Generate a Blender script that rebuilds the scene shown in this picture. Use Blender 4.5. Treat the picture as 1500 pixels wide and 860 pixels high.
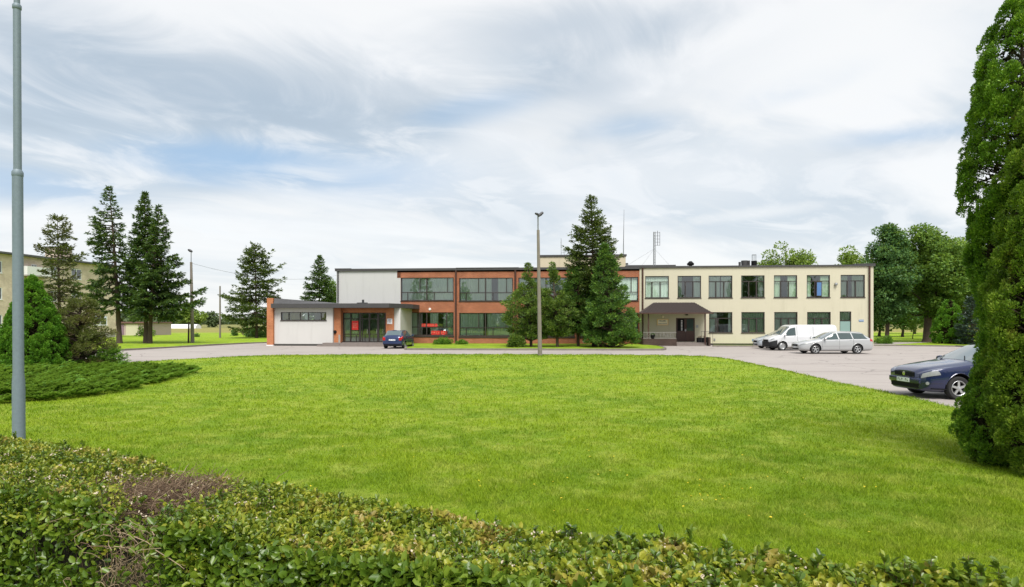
import bpy, bmesh, math, random
import numpy as np
from mathutils import Vector, Matrix
rng = np.random.default_rng(7); random.seed(7)
PI = math.pi
for o in list(bpy.data.objects): bpy.data.objects.remove(o)
SC = bpy.context.scene; COL = SC.collection
# ------------------------------------------------------------------ camera
F, CX, HY, H = 900.0, 750.0, 474.0, 2.0
cam = bpy.data.objects.new('camera', bpy.data.cameras.new('camera')); COL.objects.link(cam)
cam.location = (0, 0, H); cam.rotation_euler = (PI/2, 0, 0)
cam.data.sensor_width = 36; cam.data.lens = 36*F/1500; cam.data.shift_y = 44/1500
cam.data.clip_start = 0.05; cam.data.clip_end = 12000
SC.camera = cam
# ------------------------------------------------------------------ light
SUN = Vector((0.10, -0.74, 1.15)).normalized()
SUN_EL = math.asin(SUN.z); SUN_AZ = math.atan2(SUN.x, SUN.y)
sl = bpy.data.lights.new('sun', 'SUN'); sl.energy = 1.75; sl.angle = math.radians(30); sl.color = (1.0, 0.955, 0.89)
so = bpy.data.objects.new('sun', sl); COL.objects.link(so)
so.rotation_euler = (-SUN).to_track_quat('-Z', 'Y').to_euler(); so.location = (0, 0, 60)
SC.view_settings.view_transform = 'Standard'; SC.view_settings.look = 'None'
SC.view_settings.exposure = 1.52; SC.view_settings.gamma = 1.0; SC.view_settings.use_curve_mapping = False
SC.render.engine = 'CYCLES'
try:
    SC.cycles.use_denoising = True; SC.cycles.max_bounces = 6; SC.cycles.transparent_max_bounces = 12
    SC.cycles.diffuse_bounces = 3; SC.cycles.glossy_bounces = 3; SC.cycles.caustics_reflective = False
except Exception: pass

class NT:
    """tiny node-tree helper"""
    def __init__(s, tree): s.t = tree
    def n(s, typ, **kw):
        nd = s.t.nodes.new(typ)
        for k, v in kw.items():
            if k.startswith('i_'):
                key = k[2:]; key = int(key) if key.isdigit() else key.replace('_', ' ')
                nd.inputs[key].default_value = v
            else: setattr(nd, k, v)
        return nd
    def l(s, a, b): s.t.links.new(a, b)
    def val(s, x, sock):
        if hasattr(x, 'node'): s.l(x, sock)
        elif x is not None: sock.default_value = x
    def math(s, op, a, b=None, c=None, clamp=False):
        nd = s.n('ShaderNodeMath', operation=op); nd.use_clamp = clamp
        s.val(a, nd.inputs[0]); s.val(b, nd.inputs[1]); s.val(c, nd.inputs[2]); return nd.outputs[0]
    def mix(s, f, a, b, blend='MIX'):
        nd = s.n('ShaderNodeMix', data_type='RGBA', blend_type=blend)
        s.val(f, nd.inputs[0]); 
        for x, k in ((a, 6), (b, 7)):
            if hasattr(x, 'node'): s.l(x, nd.inputs[k])
            else: nd.inputs[k].default_value = (*x[:3], 1)
        return nd.outputs[2]
    def noise(s, vec, scale, detail=3, rough=.55, dist=0):
        nd = s.n('ShaderNodeTexNoise'); nd.inputs['Scale'].default_value = scale
        nd.inputs['Detail'].default_value = detail; nd.inputs['Roughness'].default_value = rough
        nd.inputs['Distortion'].default_value = dist
        if vec is not None: s.l(vec, nd.inputs['Vector'])
        return nd.outputs['Fac']
    def smooth(s, x, a, b):
        nd = s.n('ShaderNodeMapRange', interpolation_type='SMOOTHSTEP')
        s.val(x, nd.inputs[0]); nd.inputs[1].default_value = a; nd.inputs[2].default_value = b; return nd.outputs[0]
    def ramp(s, x, stops):
        nd = s.n('ShaderNodeValToRGB'); cr = nd.color_ramp
        while len(cr.elements) > 1: cr.elements.remove(cr.elements[-1])
        for i, (p, c) in enumerate(stops):
            e = cr.elements[0] if i == 0 else cr.elements.new(p)
            e.position = p; e.color = (*c, 1)
        s.val(x, nd.inputs[0]); return nd.outputs[0]

def build_world():
    w = bpy.data.worlds.new('World'); SC.world = w; w.use_nodes = True
    T = NT(w.node_tree); w.node_tree.nodes.clear()
    out = T.n('ShaderNodeOutputWorld'); bg = T.n('ShaderNodeBackground'); bg.inputs[1].default_value = 0.1
    T.l(bg.outputs[0], out.inputs[0])
    sky = T.n('ShaderNodeTexSky', sky_type='NISHITA'); sky.sun_disc = False
    sky.sun_elevation = SUN_EL; sky.sun_rotation = SUN_AZ; sky.air_density = 1.0; sky.dust_density = 1.5
    tc = T.n('ShaderNodeTexCoord'); sep = T.n('ShaderNodeSeparateXYZ'); T.l(tc.outputs['Generated'], sep.inputs[0])
    x, y, z = sep.outputs
    zz = T.math('ADD', T.math('MAXIMUM', z, 0.0), 0.16)
    px = T.math('DIVIDE', x, zz); py = T.math('DIVIDE', y, zz)
    def comb(a, b, c=0.0):
        nd = T.n('ShaderNodeCombineXYZ'); T.val(a, nd.inputs[0]); T.val(b, nd.inputs[1]); T.val(c, nd.inputs[2]); return nd.outputs[0]
    # streaky high cloud: layer plane, stretched along a diagonal direction
    r = T.math('ADD', T.math('MULTIPLY', px, .80), T.math('MULTIPLY', py, .60))
    q = T.math('SUBTRACT', T.math('MULTIPLY', py, .80), T.math('MULTIPLY', px, .60))
    v1 = comb(T.math('MULTIPLY', r, .42), q, 0.3)
    n1 = T.noise(v1, .95, 6, .52, .5)
    n2 = T.noise(comb(T.math('MULTIPLY', r, .8), q, 4.7), 2.3, 8, .58, .9)
    # tangent-space position of a few large masses (ahead of the viewer)
    ys = T.math('MAXIMUM', y, .08)
    tx = T.math('DIVIDE', x, ys); tz = T.math('DIVIDE', z, ys)
    def blob(u, v, a, b, ang=0.0, k=.30):
        ca, sa = math.cos(ang), math.sin(ang)
        dx = T.math('SUBTRACT', tx, (u-CX)/F); dz = T.math('SUBTRACT', tz, (HY-v)/F)
        e1 = T.math('DIVIDE', T.math('ADD', T.math('MULTIPLY', dx, ca), T.math('MULTIPLY', dz, sa)), a/F)
        e2 = T.math('DIVIDE', T.math('SUBTRACT', T.math('MULTIPLY', dz, ca), T.math('MULTIPLY', dx, sa)), b/F)
        d = T.math('SQRT', T.math('ADD', T.math('MULTIPLY', e1, e1), T.math('MULTIPLY', e2, e2)))
        d = T.math('ADD', d, T.math('MULTIPLY', T.math('SUBTRACT', n2, .5), 2.4))
        return T.smooth(d, 1.5, .15)
    grey = (2.05, 2.36, 2.66); white = (3.34, 3.37, 3.38); dark = (1.52, 1.85, 2.20); blue = (1.38, 1.98, 2.72)
    c = T.mix(T.smooth(n1, .42, .57), grey, white)
    c = T.mix(T.math('MULTIPLY', T.smooth(n2, .47, .62), .60), c, white)
    for (u, v, a, b, ang, s) in ((330, 130, 330, 80, -.1, .75), (820, 40, 260, 50, .15, .65), (1010, 150, 190, 45, .5, .35), (60, 60, 150, 120, 0, .45),
                                 (870, 130, 160, 60, .3, .6), (720, 330, 190, 30, 0, .25), (1300, 215, 170, 26, .12, .35), (930, 60, 200, 36, .35, .5)):
        c = T.mix(T.math('MULTIPLY', blob(u, v, a, b, ang), s), c, dark)
    for (u, v, a, b, ang, s) in ((350, 236, 190, 34, -.05, 1.0), (560, 262, 130, 36, .05, .8), (50, 275, 130, 26, -.12, .85),
                                 (1190, 118, 90, 20, .3, .8), (1320, 200, 110, 16, .1, .6), (700, 160, 90, 22, .2, .5), (190, 380, 120, 14, 0, .5), (930, 185, 70, 18, .1, .45)):
        c = T.mix(T.math('MULTIPLY', blob(u, v, a, b, ang), s), c, blue)
    for (u, v, a, b, ang, s) in ((1120, 110, 220, 48, .18, .6), (1330, 60, 240, 80, .3, .8), (640, 70, 130, 50, .1, .35), (300, 345, 420, 44, 0, .8), (430, 300, 200, 20, .05, .5), (760, 190, 130, 30, .3, .5), (1250, 30, 200, 60, .4, .6),
                                 (1110, 312, 90, 9, .12, .55), (1330, 240, 60, 8, .12, .7), (1000, 250, 300, 60, .1, .55), (660, 250, 160, 40, .1, .4)):
        c = T.mix(T.math('MULTIPLY', blob(u, v, a, b, ang), s), c, white)
    # paler and brighter towards the horizon, seen through more air
    hz = T.smooth(z, .26, -.01)
    c = T.mix(T.math('MULTIPLY', hz, .72), c, (3.28, 3.32, 3.32))
    c = T.mix(T.math('MULTIPLY', n2, .10), c, sky.outputs[0])
    c = T.mix(T.smooth(z, -.004, -.03), c, (.8, .85, .6))
    T.l(c, bg.inputs[0])
build_world()

# ------------------------------------------------------------------ helpers
def gp(px, py, z=0.0):
    """point at height z seen at a pixel"""
    Y = F*(H-z)/(py-HY); return ((px-CX)/F*Y, Y, z)
def at(px, Y): return (px-CX)/F*Y
def zat(py, Y): return H-(py-HY)/F*Y

def tag(o, label=None, cat=None, group=None, kind=None):
    if label: o['label'] = label
    if cat: o['category'] = cat
    if group: o['group'] = group
    if kind: o['kind'] = kind
    return o
def empty(name, label, cat, loc=(0, 0, 0), rz=0.0, group=None):
    o = bpy.data.objects.new(name, None); COL.objects.link(o); o.location = loc; o.rotation_euler = (0, 0, rz)
    o.empty_display_size = .2
    return tag(o, label, cat, group)
def link(name, me, mat, parent=None, smooth=False):
    o = bpy.data.objects.new(name, me); COL.objects.link(o)
    for m in (mat if isinstance(mat, (list, tuple)) else [mat]): me.materials.append(m)
    if parent is not None: o.parent = parent
    if smooth: me.shade_smooth()
    return o
def arr_mesh(name, V, Fc, mi=None):
    V = np.asarray(V, np.float32); Fc = np.asarray(Fc, np.int32); k = Fc.shape[1]
    me = bpy.data.meshes.new(name); me.vertices.add(len(V)); me.vertices.foreach_set('co', V.ravel())
    me.loops.add(Fc.size); me.loops.foreach_set('vertex_index', Fc.ravel())
    me.polygons.add(len(Fc)); me.polygons.foreach_set('loop_start', np.arange(len(Fc), dtype=np.int32)*k)
    me.polygons.foreach_set('loop_total', np.full(len(Fc), k, np.int32))
    if mi is not None: me.polygons.foreach_set('material_index', np.asarray(mi, np.int32))
    me.update(calc_edges=True); return me

class MB:
    """collects shapes and links them as ONE mesh object"""
    def __init__(s): s.v = []; s.f = []; s.m = []; s.cur = 0
    def add(s, v, f):
        b = len(s.v); s.v += [tuple(p) for p in v]; s.f += [tuple(b+i for i in q) for q in f]; s.m += [s.cur]*len(f); return s
    def box(s, x0, x1, y0, y1, z0, z1):
        v = [(x0,y0,z0),(x1,y0,z0),(x1,y1,z0),(x0,y1,z0),(x0,y0,z1),(x1,y0,z1),(x1,y1,z1),(x0,y1,z1)]
        return s.add(v, [(0,3,2,1),(4,5,6,7),(0,1,5,4),(1,2,6,5),(2,3,7,6),(3,0,4,7)])
    def quad(s, a, b, c, d): return s.add([a, b, c, d], [(0, 1, 2, 3)])
    def tube(s, pts, rad, n=8, cap=True):
        pts = [Vector(p) for p in pts]; R = rad if isinstance(rad, (list, tuple)) else [rad]*len(pts)
        V = []; 
        for i, p in enumerate(pts):
            d = (pts[min(i+1, len(pts)-1)]-pts[max(i-1, 0)]).normalized()
            a = d.cross(Vector((0, 0, 1))) if abs(d.z) < .95 else d.cross(Vector((0, 1, 0)))
            a.normalize(); b = d.cross(a)
            for k in range(n):
                t = 2*PI*k/n; V.append(p+(a*math.cos(t)+b*math.sin(t))*R[i])
        Fq = [(i*n+k, (i+1)*n+k, (i+1)*n+(k+1) % n, i*n+(k+1) % n) for i in range(len(pts)-1) for k in range(n)]
        if cap: Fq += [tuple(range(n)), tuple(range((len(pts)-1)*n, len(pts)*n))[::-1]]
        return s.add(V, Fq)
    def cyl(s, x, y, z0, z1, r0, r1=None, n=16): return s.tube([(x, y, z0), (x, y, z1)], [r0, r0 if r1 is None else r1], n)
    def lathe(s, prof, axis='z', c=(0, 0, 0), n=24):
        V = []
        for (r, h) in prof:
            for k in range(n):
                t = 2*PI*k/n; a, b = r*math.cos(t), r*math.sin(t)
                p = {'z': (a, b, h), 'y': (a, h, b), 'x': (h, a, b)}[axis]
                V.append((p[0]+c[0], p[1]+c[1], p[2]+c[2]))
        return s.add(V, [(i*n+k, (i+1)*n+k, (i+1)*n+(k+1) % n, i*n+(k+1) % n) for i in range(len(prof)-1) for k in range(n)])
    def prism(s, poly, z0, z1):
        n = len(poly); V = [(x, y, z0) for x, y in poly]+[(x, y, z1) for x, y in poly]
        return s.add(V, [tuple(range(n))[::-1], tuple(range(n, 2*n))]+[(i, (i+1) % n, n+(i+1) % n, n+i) for i in range(n)])
    def build(s, name, mat, parent=None, smooth=False, bevel=0, label=None):
        me = bpy.data.meshes.new(name); me.from_pydata([tuple(p) for p in s.v], [], s.f)
        if any(s.m): me.polygons.foreach_set('material_index', s.m)
        bm = bmesh.new(); bm.from_mesh(me); bmesh.ops.recalc_face_normals(bm, faces=bm.faces)
        if bevel: bmesh.ops.bevel(bm, geom=[e for e in bm.edges if len(e.link_faces) == 2 and e.calc_face_angle(0) > .6], offset=bevel, segments=2, affect='EDGES', profile=.5)
        bm.to_mesh(me); bm.free(); me.update()
        o = link(name, me, mat, parent)
        if smooth:
            me.shade_smooth(); me.set_sharp_from_angle(angle=math.radians(42))
        if label: o['label'] = label
        return o

# ------------------------------------------------------------------ materials
def new_mat(name):
    m = bpy.data.materials.new(name); m.use_nodes = True; T = NT(m.node_tree)
    return m, T, m.node_tree.nodes['Principled BSDF'], m.node_tree.nodes['Material Output']
def pos(T): return T.n('ShaderNodeNewGeometry').outputs['Position']
def objc(T): return T.n('ShaderNodeTexCoord').outputs['Object']
def bump(T, h, strength, dist, B):
    b = T.n('ShaderNodeBump'); b.inputs['Strength'].default_value = strength; b.inputs['Distance'].default_value = dist
    T.l(h, b.inputs['Height']); T.l(b.outputs[0], B.inputs['Normal'])
def simple(name, col, rough=.6, metal=0.0, var=.12, scale=4.0, coat=0.0, spec=.5, bmp=0.0, bscale=60):
    m, T, B, O = new_mat(name)
    n = T.noise(objc(T), scale, 6, .65)
    c = T.mix(n, [max(0, v*(1-var)) for v in col], [min(1, v*(1+var)) for v in col])
    T.l(c, B.inputs['Base Color']); B.inputs['Roughness'].default_value = rough; B.inputs['Metallic'].default_value = metal
    B.inputs['Coat Weight'].default_value = coat; B.inputs['Coat Roughness'].default_value = .04
    B.inputs['Specular IOR Level'].default_value = spec
    if bmp: bump(T, T.noise(objc(T), bscale, 4, .6), bmp, .01, B)
    return m
def leafmat(name, stops, trans=.35, scale=1.2, rough=.5, spec=.25, patch=None):
    """leaf colour varies leaf by leaf and in soft patches"""
    m, T, B, O = new_mat(name)
    g = T.n('ShaderNodeNewGeometry')
    n = T.noise(g.outputs['Position'], scale, 3, .6)
    stops = [(p_, tuple(min(.5, v*FG.get(name, 1.45)) for v in c_)) for p_, c_ in stops]
    f = T.math('ADD', T.math('MULTIPLY', g.outputs['Random Per Island'], .55), T.math('MULTIPLY', T.smooth(n, .28, .72), .45))
    c = T.ramp(f, stops)
    if patch:
        pn = T.noise(g.outputs['Position'], patch[1], 4, .6)
        c = T.mix(T.math('MULTIPLY', T.smooth(pn, patch[2], patch[2]+.12), patch[3]), c, patch[0])
    T.l(c, B.inputs['Base Color']); B.inputs['Roughness'].default_value = rough
    B.inputs['Specular IOR Level'].default_value = spec
    tr = T.n('ShaderNodeBsdfTranslucent'); T.l(T.mix(.5, c, (.30, .42, .04)), tr.inputs[0])
    mx = T.n('ShaderNodeMixShader'); mx.inputs[0].default_value = trans
    T.l(B.outputs[0], mx.inputs[1]); T.l(tr.outputs[0], mx.inputs[2]); T.l(mx.outputs[0], O.inputs[0])
    return m

M = {}
FG = {'far': 1.5, 'bluespruce': 1.0, 'hedge_top': 1.15, 'hedge_side': 1.15, 'thuja': 1.6, 'thuja_near': 1.55, 'thuja_brown': 1.5, 'juniper': 1.7, 'spruce': 1.7, 'fir': 1.6, 'chestnut': 1.7, 'oak': 1.65, 'lime': 1.6}
def grass_color(T, P, far=False):
    n1 = T.noise(P, .35, 4, .6); n2 = T.noise(P, 1.6, 5, .65); n3 = T.noise(P, 6, 5, .75)
    c = T.mix(T.smooth(n1, .35, .68), (.238, .340, .017), (.150, .258, .014))
    c = T.mix(T.math('MULTIPLY', T.smooth(n2, .46, .64), .75), c, (.315, .385, .055))
    c = T.mix(T.math('MULTIPLY', T.smooth(n3, .50, .68), .6), c, (.105, .185, .010))
    n6 = T.noise(P, 2.3, 4, .8, .3)
    c = T.mix(T.math('MULTIPLY', T.smooth(n6, .62, .70), .65), c, (.085, .150, .008))
    n4 = T.noise(P, 3.1, 6, .7, .6)
    c = T.mix(T.math('MULTIPLY', T.smooth(n4, .63, .72), .65), c, (.42, .38, .14))
    return c
def mk_mats():
    # turf
    m, T, B, O = new_mat('turf'); P = pos(T); c = grass_color(T, P)
    n5 = T.noise(P, 60, 3, .7); c = T.mix(T.math('MULTIPLY', T.smooth(n5, .45, .7), .5), c, (.085, .13, .016))
    T.l(c, B.inputs['Base Color']); B.inputs['Roughness'].default_value = .85; B.inputs['Specular IOR Level'].default_value = .15
    bump(T, T.noise(P, 28, 6, .75), .9, .05, B); M['turf'] = m
    # blades
    m, T, B, O = new_mat('blade'); P = pos(T); c = grass_color(T, P); g = T.n('ShaderNodeNewGeometry')
    r = g.outputs['Random Per Island']
    c = T.mix(1.0, c, T.ramp(r, [(0, (.66, .70, .6)), (.5, (1, 1, 1)), (.88, (1.3, 1.22, 1.2)), (1, (1.6, 1.3, 2.2))]), 'MULTIPLY')
    T.l(c, B.inputs['Base Color']); B.inputs['Roughness'].default_value = .6; B.inputs['Specular IOR Level'].default_value = .08
    tr = T.n('ShaderNodeBsdfTranslucent'); T.l(c, tr.inputs[0]); mx = T.n('ShaderNodeMixShader'); mx.inputs[0].default_value = .35
    T.l(B.outputs[0], mx.inputs[1]); T.l(tr.outputs[0], mx.inputs[2]); T.l(mx.outputs[0], O.inputs[0]); M['blade'] = m
    # open country: mown green nearby, hay-coloured field beyond
    m, T, B, O = new_mat('field'); P = pos(T); c = grass_color(T, P)
    sp = T.n('ShaderNodeSeparateXYZ'); T.l(P, sp.inputs[0])
    fy = T.math('ADD', sp.outputs[1], T.math('MULTIPLY', T.noise(P, .05, 4, .6), 40))
    hay = T.mix(T.noise(P, .12, 6, .7), (.17, .19, .045), (.30, .25, .09))
    c = T.mix(T.smooth(fy, 142, 165), c, hay)
    c = T.mix(T.smooth(fy, 260, 330), c, T.mix(T.noise(P, .02, 5, .6), (.13, .17, .04), (.24, .20, .09)))
    T.l(c, B.inputs['Base Color']); B.inputs['Roughness'].default_value = .9; B.inputs['Specular IOR Level'].default_value = .1
    bump(T, T.noise(P, 14, 6, .75), .8, .06, B); M['field'] = m
    # asphalt, pale and slightly pink with age
    m, T, B, O = new_mat('asphalt'); P = pos(T)
    c = T.mix(T.noise(P, .22, 6, .6), (.290, .258, .238), (.372, .336, .310))
    mp = T.n('ShaderNodeMapping'); mp.inputs['Scale'].default_value = (.12, 1.1, 1); T.l(P, mp.inputs[0])
    c = T.mix(T.math('MULTIPLY', T.smooth(T.noise(mp.outputs[0], 1.0, 5, .6), .5, .66), .7), c, (.235, .205, .19))
    c = T.mix(T.math('MULTIPLY', T.smooth(T.noise(P, 42, 3, .8), .5, .7), .35), c, (.15, .14, .135))
    vo = T.n('ShaderNodeTexVoronoi', feature='DISTANCE_TO_EDGE'); vo.inputs['Scale'].default_value = .22
    wv = T.n('ShaderNodeVectorMath', operation='ADD'); nn = T.n('ShaderNodeTexNoise'); nn.inputs['Scale'].default_value = .8; nn.inputs['Detail'].default_value = 5
    T.l(P, nn.inputs[0]); T.l(P, wv.inputs[0]); T.l(nn.outputs['Color'], wv.inputs[1]); T.l(wv.outputs[0], vo.inputs['Vector'])
    c = T.mix(T.math('MULTIPLY', T.smooth(vo.outputs['Distance'], .012, .002), .5), c, (.10, .09, .085))
    T.l(c, B.inputs['Base Color']); B.inputs['Roughness'].default_value = .8
    bump(T, T.noise(P, 90, 3, .7), .4, .01, B); M['asphalt'] = m
    # brick
    def brick(name, c1, c2, mort, s=1.0):
        m, T, B, O = new_mat(name); tcd = T.n('ShaderNodeTexCoord'); mp = T.n('ShaderNodeMapping')
        sp = T.n('ShaderNodeSeparateXYZ'); T.l(tcd.outputs['Object'], sp.inputs[0])
        cb = T.n('ShaderNodeCombineXYZ'); T.l(T.math('ADD', sp.outputs[0], sp.outputs[1]), cb.inputs[0]); T.l(sp.outputs[2], cb.inputs[1])
        bt = T.n('ShaderNodeTexBrick'); T.l(cb.outputs[0], bt.inputs['Vector'])
        bt.inputs['Scale'].default_value = 1.0; bt.inputs['Brick Width'].default_value = .26*s; bt.inputs['Row Height'].default_value = .085*s
        bt.inputs['Mortar Size'].default_value = .011*s; bt.inputs['Color1'].default_value = (*c1, 1); bt.inputs['Color2'].default_value = (*c2, 1)
        bt.inputs['Mortar'].default_value = (*mort, 1); bt.inputs['Bias'].default_value = -.1
        n = T.noise(tcd.outputs['Object'], .9, 6, .65); c = T.mix(1.0, bt.outputs['Color'], T.ramp(n, [(0.25, (.72, .70, .68)), (.75, (1.2, 1.2, 1.2))]), 'MULTIPLY')
        T.l(c, B.inputs['Base Color']); B.inputs['Roughness'].default_value = .85; B.inputs['Specular IOR Level'].default_value = .2
        bump(T, bt.outputs['Fac'], -.4, .01, B); M[name] = m
    brick('brick', (.36, .115, .052), (.27, .080, .038), (.34, .20, .14))
    brick('brick_orange', (.46, .155, .055), (.38, .115, .042), (.42, .26, .17))
    brick('brick_pale', (.70, .57, .47), (.60, .47, .38), (.62, .56, .49))
    brick('brick_dark', (.070, .045, .036), (.05, .034, .028), (.09, .07, .06))
    # render / plaster with rain streaks
    def plaster(name, col, stain):
        m, T, B, O = new_mat(name); C = objc(T); mp = T.n('ShaderNodeMapping'); mp.inputs['Scale'].default_value = (1.4, 1.4, .16); T.l(C, mp.inputs[0])
        c = T.mix(T.smooth(T.noise(mp.outputs[0], 1.3, 6, .7), .50, .85), col, stain)
        c = T.mix(T.math('MULTIPLY', T.smooth(T.noise(C, .5, 4, .6), .4, .8), .35), c, [v*.88 for v in col])
        c = T.mix(T.math('MULTIPLY', T.smooth(T.noise(C, 35, 3, .7), .5, .7), .12), c, [v*.6 for v in col])
        T.l(c, B.inputs['Base Color']); B.inputs['Roughness'].default_value = .9; B.inputs['Specular IOR Level'].default_value = .15
        bump(T, T.noise(C, 60, 4, .7), .25, .01, B); M[name] = m
    plaster('cream', (.545, .512, .395), (.46, .43, .325)); plaster('white', (.55, .54, .525), (.47, .46, .445))
    plaster('grey_white', (.50, .50, .495), (.41, .41, .405)); plaster('panel', (.44, .36, .28), (.36, .29, .22))
    plaster('penthouse', (.56, .49, .36), (.42, .36, .26)); plaster('pink', (.42, .33, .32), (.30, .22, .22)); plaster('concrete', (.36, .34, .31), (.24, .22, .20))
    # glass
    m, T, B, O = new_mat('glass'); lw = T.n('ShaderNodeFresnel'); lw.inputs[0].default_value = 1.45
    f = T.math('ADD', T.math('MULTIPLY', lw.outputs[0], 1.3), .10, clamp=True)
    gl = T.n('ShaderNodeBsdfGlossy'); gl.inputs['Roughness'].default_value = .015; gl.inputs[0].default_value = (.92, .97, 1, 1)
    bp = T.n('ShaderNodeBump'); bp.inputs['Strength'].default_value = .06; bp.inputs['Distance'].default_value = .02
    T.l(T.noise(objc(T), 1.1, 2, .5), bp.inputs['Height']); T.l(bp.outputs[0], gl.inputs['Normal'])
    tp = T.n('ShaderNodeBsdfTransparent'); tp.inputs[0].default_value = (.80, .90, .84, 1)
    mx = T.n('ShaderNodeMixShader'); T.l(f, mx.inputs[0]); T.l(tp.outputs[0], mx.inputs[1]); T.l(gl.outputs[0], mx.inputs[2]); T.l(mx.outputs[0], O.inputs[0]); M['glass'] = m
    M['frosted'] = simple('frosted', (.22, .33, .31), .25, var=.05)
    M['frame'] = simple('frame', (.035, .026, .023), .5, var=.15)
    M['frame_white'] = simple('frame_white', (.75, .76, .77), .4, var=.05)
    M['roof'] = simple('roof', (.052, .050, .052), .6, var=.25, scale=2)
    M['roof_felt'] = simple('roof_felt', (.085, .085, .09), .9, var=.35, scale=3, bmp=.6, bscale=25)
    M['tiles'] = simple('tiles', (.060, .045, .042), .65, var=.3, scale=6)
    M['brown'] = simple('brown', (.062, .026, .018), .45, var=.3, scale=5)
    M['black'] = simple('black', (.010, .010, .011), .7, spec=.12); M['rubber'] = simple('rubber', (.018, .018, .019), .85, var=.3, scale=9)
    M['plinth'] = simple('plinth', (.055, .052, .048), .9, var=.4)
    M['steps'] = simple('steps', (.20, .17, .155), .9, var=.3, bmp=.3)
    M['kerb'] = simple('kerb', (.19, .165, .145), .9, var=.35, scale=3, bmp=.5, bscale=20)
    M['galv'] = simple('galv', (.165, .21, .245), .55, metal=.12, var=.22, scale=30)
    M['metal'] = simple('metal', (.32, .33, .34), .45, metal=.8, var=.2)
    M['dark_metal'] = simple('dark_metal', (.06, .06, .065), .5, metal=.4)
    M['pole_concrete'] = simple('pole_concrete', (.20, .175, .150), .9, var=.3, scale=5, bmp=.4)
    M['interior'] = simple('interior', (.16, .15, .12), .9, var=.3, scale=.6)
    M['curtain'] = simple('curtain', (.80, .83, .78), .9, var=.12, scale=2)
    M['curtain_green'] = simple('curtain_green', (.52, .60, .46), .9, var=.15, scale=2)
    M['curtain_gold'] = simple('curtain_gold', (.42, .33, .12), .9, var=.2, scale=2)
    M['red'] = simple('red', (.62, .018, .012), .5, var=.05); M['red_pale'] = simple('red_pale', (.75, .25, .16), .5, var=.05)
    M['sign_red_dark'] = simple('sign_red_dark', (.22, .012, .010), .6); M['sign_white'] = simple('sign_white', (.72, .72, .74), .5, var=.04); M['sign_text'] = simple('sign_text', (.16, .15, .22), .6)
    M['ochre'] = simple('ochre', (.75, .48, .14), .5, var=.08); M['cream_sign'] = simple('cream_sign', (.82, .76, .58), .5, var=.05)
    M['sign_blue'] = simple('sign_blue', (.10, .22, .42), .5, var=.05)
    M['bark'] = simple('bark', (.085, .060, .045), .95, var=.5, scale=7, bmp=.9, bscale=18)
    M['twig'] = simple('twig', (.125, .080, .048), .9, var=.35, scale=12)
    M['twig_pale'] = simple('twig_pale', (.26, .195, .125), .9, var=.35, scale=12)
    M['chrome'] = simple('chrome', (.62, .63, .65), .18, metal=1.0, var=.03)
    M['rim'] = simple('rim', (.50, .51, .52), .32, metal=.75, var=.05)
    M['car_glass'] = simple('car_glass', (.05, .072, .072), .04, var=.3, spec=.7, coat=.3)
    M['screen'] = simple('screen', (.07, .10, .105), .03, var=.1, spec=1.0, coat=1.0)
    M['lamp'] = simple('lamp', (.25, .26, .26), .08, var=.08, coat=1.0); M['tail'] = simple('tail', (.42, .012, .014), .2, coat=.8, var=.1)
    M['plate'] = simple('plate', (.68, .70, .72), .4, var=.03); M['plastic'] = simple('plastic', (.026, .027, .030), .7, var=.1, spec=.2)
    M['paint_navy'] = simple('paint_navy', (.006, .013, .062), .25, metal=.25, coat=1.0, var=.05)
    M['paint_blue'] = simple('paint_blue', (.004, .017, .080), .25, metal=.25, coat=1.0, var=.05)
    M['paint_silver'] = simple('paint_silver', (.41, .42, .43), .36, metal=.2, coat=.8, var=.03)
    M['paint_white'] = simple('paint_white', (.60, .61, .63), .35, coat=.8, var=.03)
    M['paint_grey'] = simple('paint_grey', (.45, .50, .56), .33, metal=.35, coat=.8, var=.03)
    # foliage
    M['spruce'] = leafmat('spruce', [(0, (.010, .026, .009)), (.45, (.028, .060, .016)), (1, (.105, .150, .030))], .12, 2.2)
    M['spruce_olive'] = leafmat('spruce_olive', [(0, (.020, .036, .012)), (.45, (.045, .072, .019)), (1, (.140, .170, .038))], .15, 2.0)
    M['fir'] = leafmat('fir', [(0, (.014, .044, .012)), (.45, (.040, .092, .018)), (1, (.145, .235, .034))], .18, 2.4)
    M['pine'] = leafmat('pine', [(0, (.022, .052, .012)), (.45, (.062, .112, .022)), (1, (.190, .250, .040))], .2, 2.2)
    M['ragged'] = leafmat('ragged', [(0, (.030, .040, .016)), (.5, (.060, .072, .026)), (1, (.105, .115, .045))], .25, .9, patch=((.12, .085, .045), .8, .52, .5))
    M['brownish'] = leafmat('brownish', [(0, (.035, .045, .013)), (.5, (.085, .098, .028)), (1, (.165, .165, .055))], .3, 1.2, patch=((.13, .075, .04), 1.4, .5, .55))
    M['thuja'] = leafmat('thuja', [(0, (.020, .075, .008)), (.45, (.060, .155, .012)), (1, (.140, .260, .022))], .15, 3.2)
    M['thuja_near'] = leafmat('thuja_near', [(0, (.025, .065, .008)), (.45, (.072, .155, .012)), (.85, (.160, .260, .022)), (1, (.23, .31, .04))], .12, 5.0, patch=((.17, .12, .03), 1.1, .62, .4))
    M['thuja_brown'] = leafmat('thuja_brown', [(0, (.030, .065, .008)), (.45, (.088, .155, .014)), (.85, (.175, .245, .024)), (1, (.24, .28, .045))], .12, 5.0, patch=((.22, .13, .035), 2.2, .60, .6))
    M['juniper'] = leafmat('juniper', [(0, (.022, .064, .010)), (.45, (.062, .145, .018)), (1, (.160, .265, .040))], .35, 2.6)
    M['oak'] = leafmat('oak', [(0, (.022, .056, .012)), (.45, (.062, .120, .020)), (1, (.160, .235, .038))], .4, 1.2)
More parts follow.
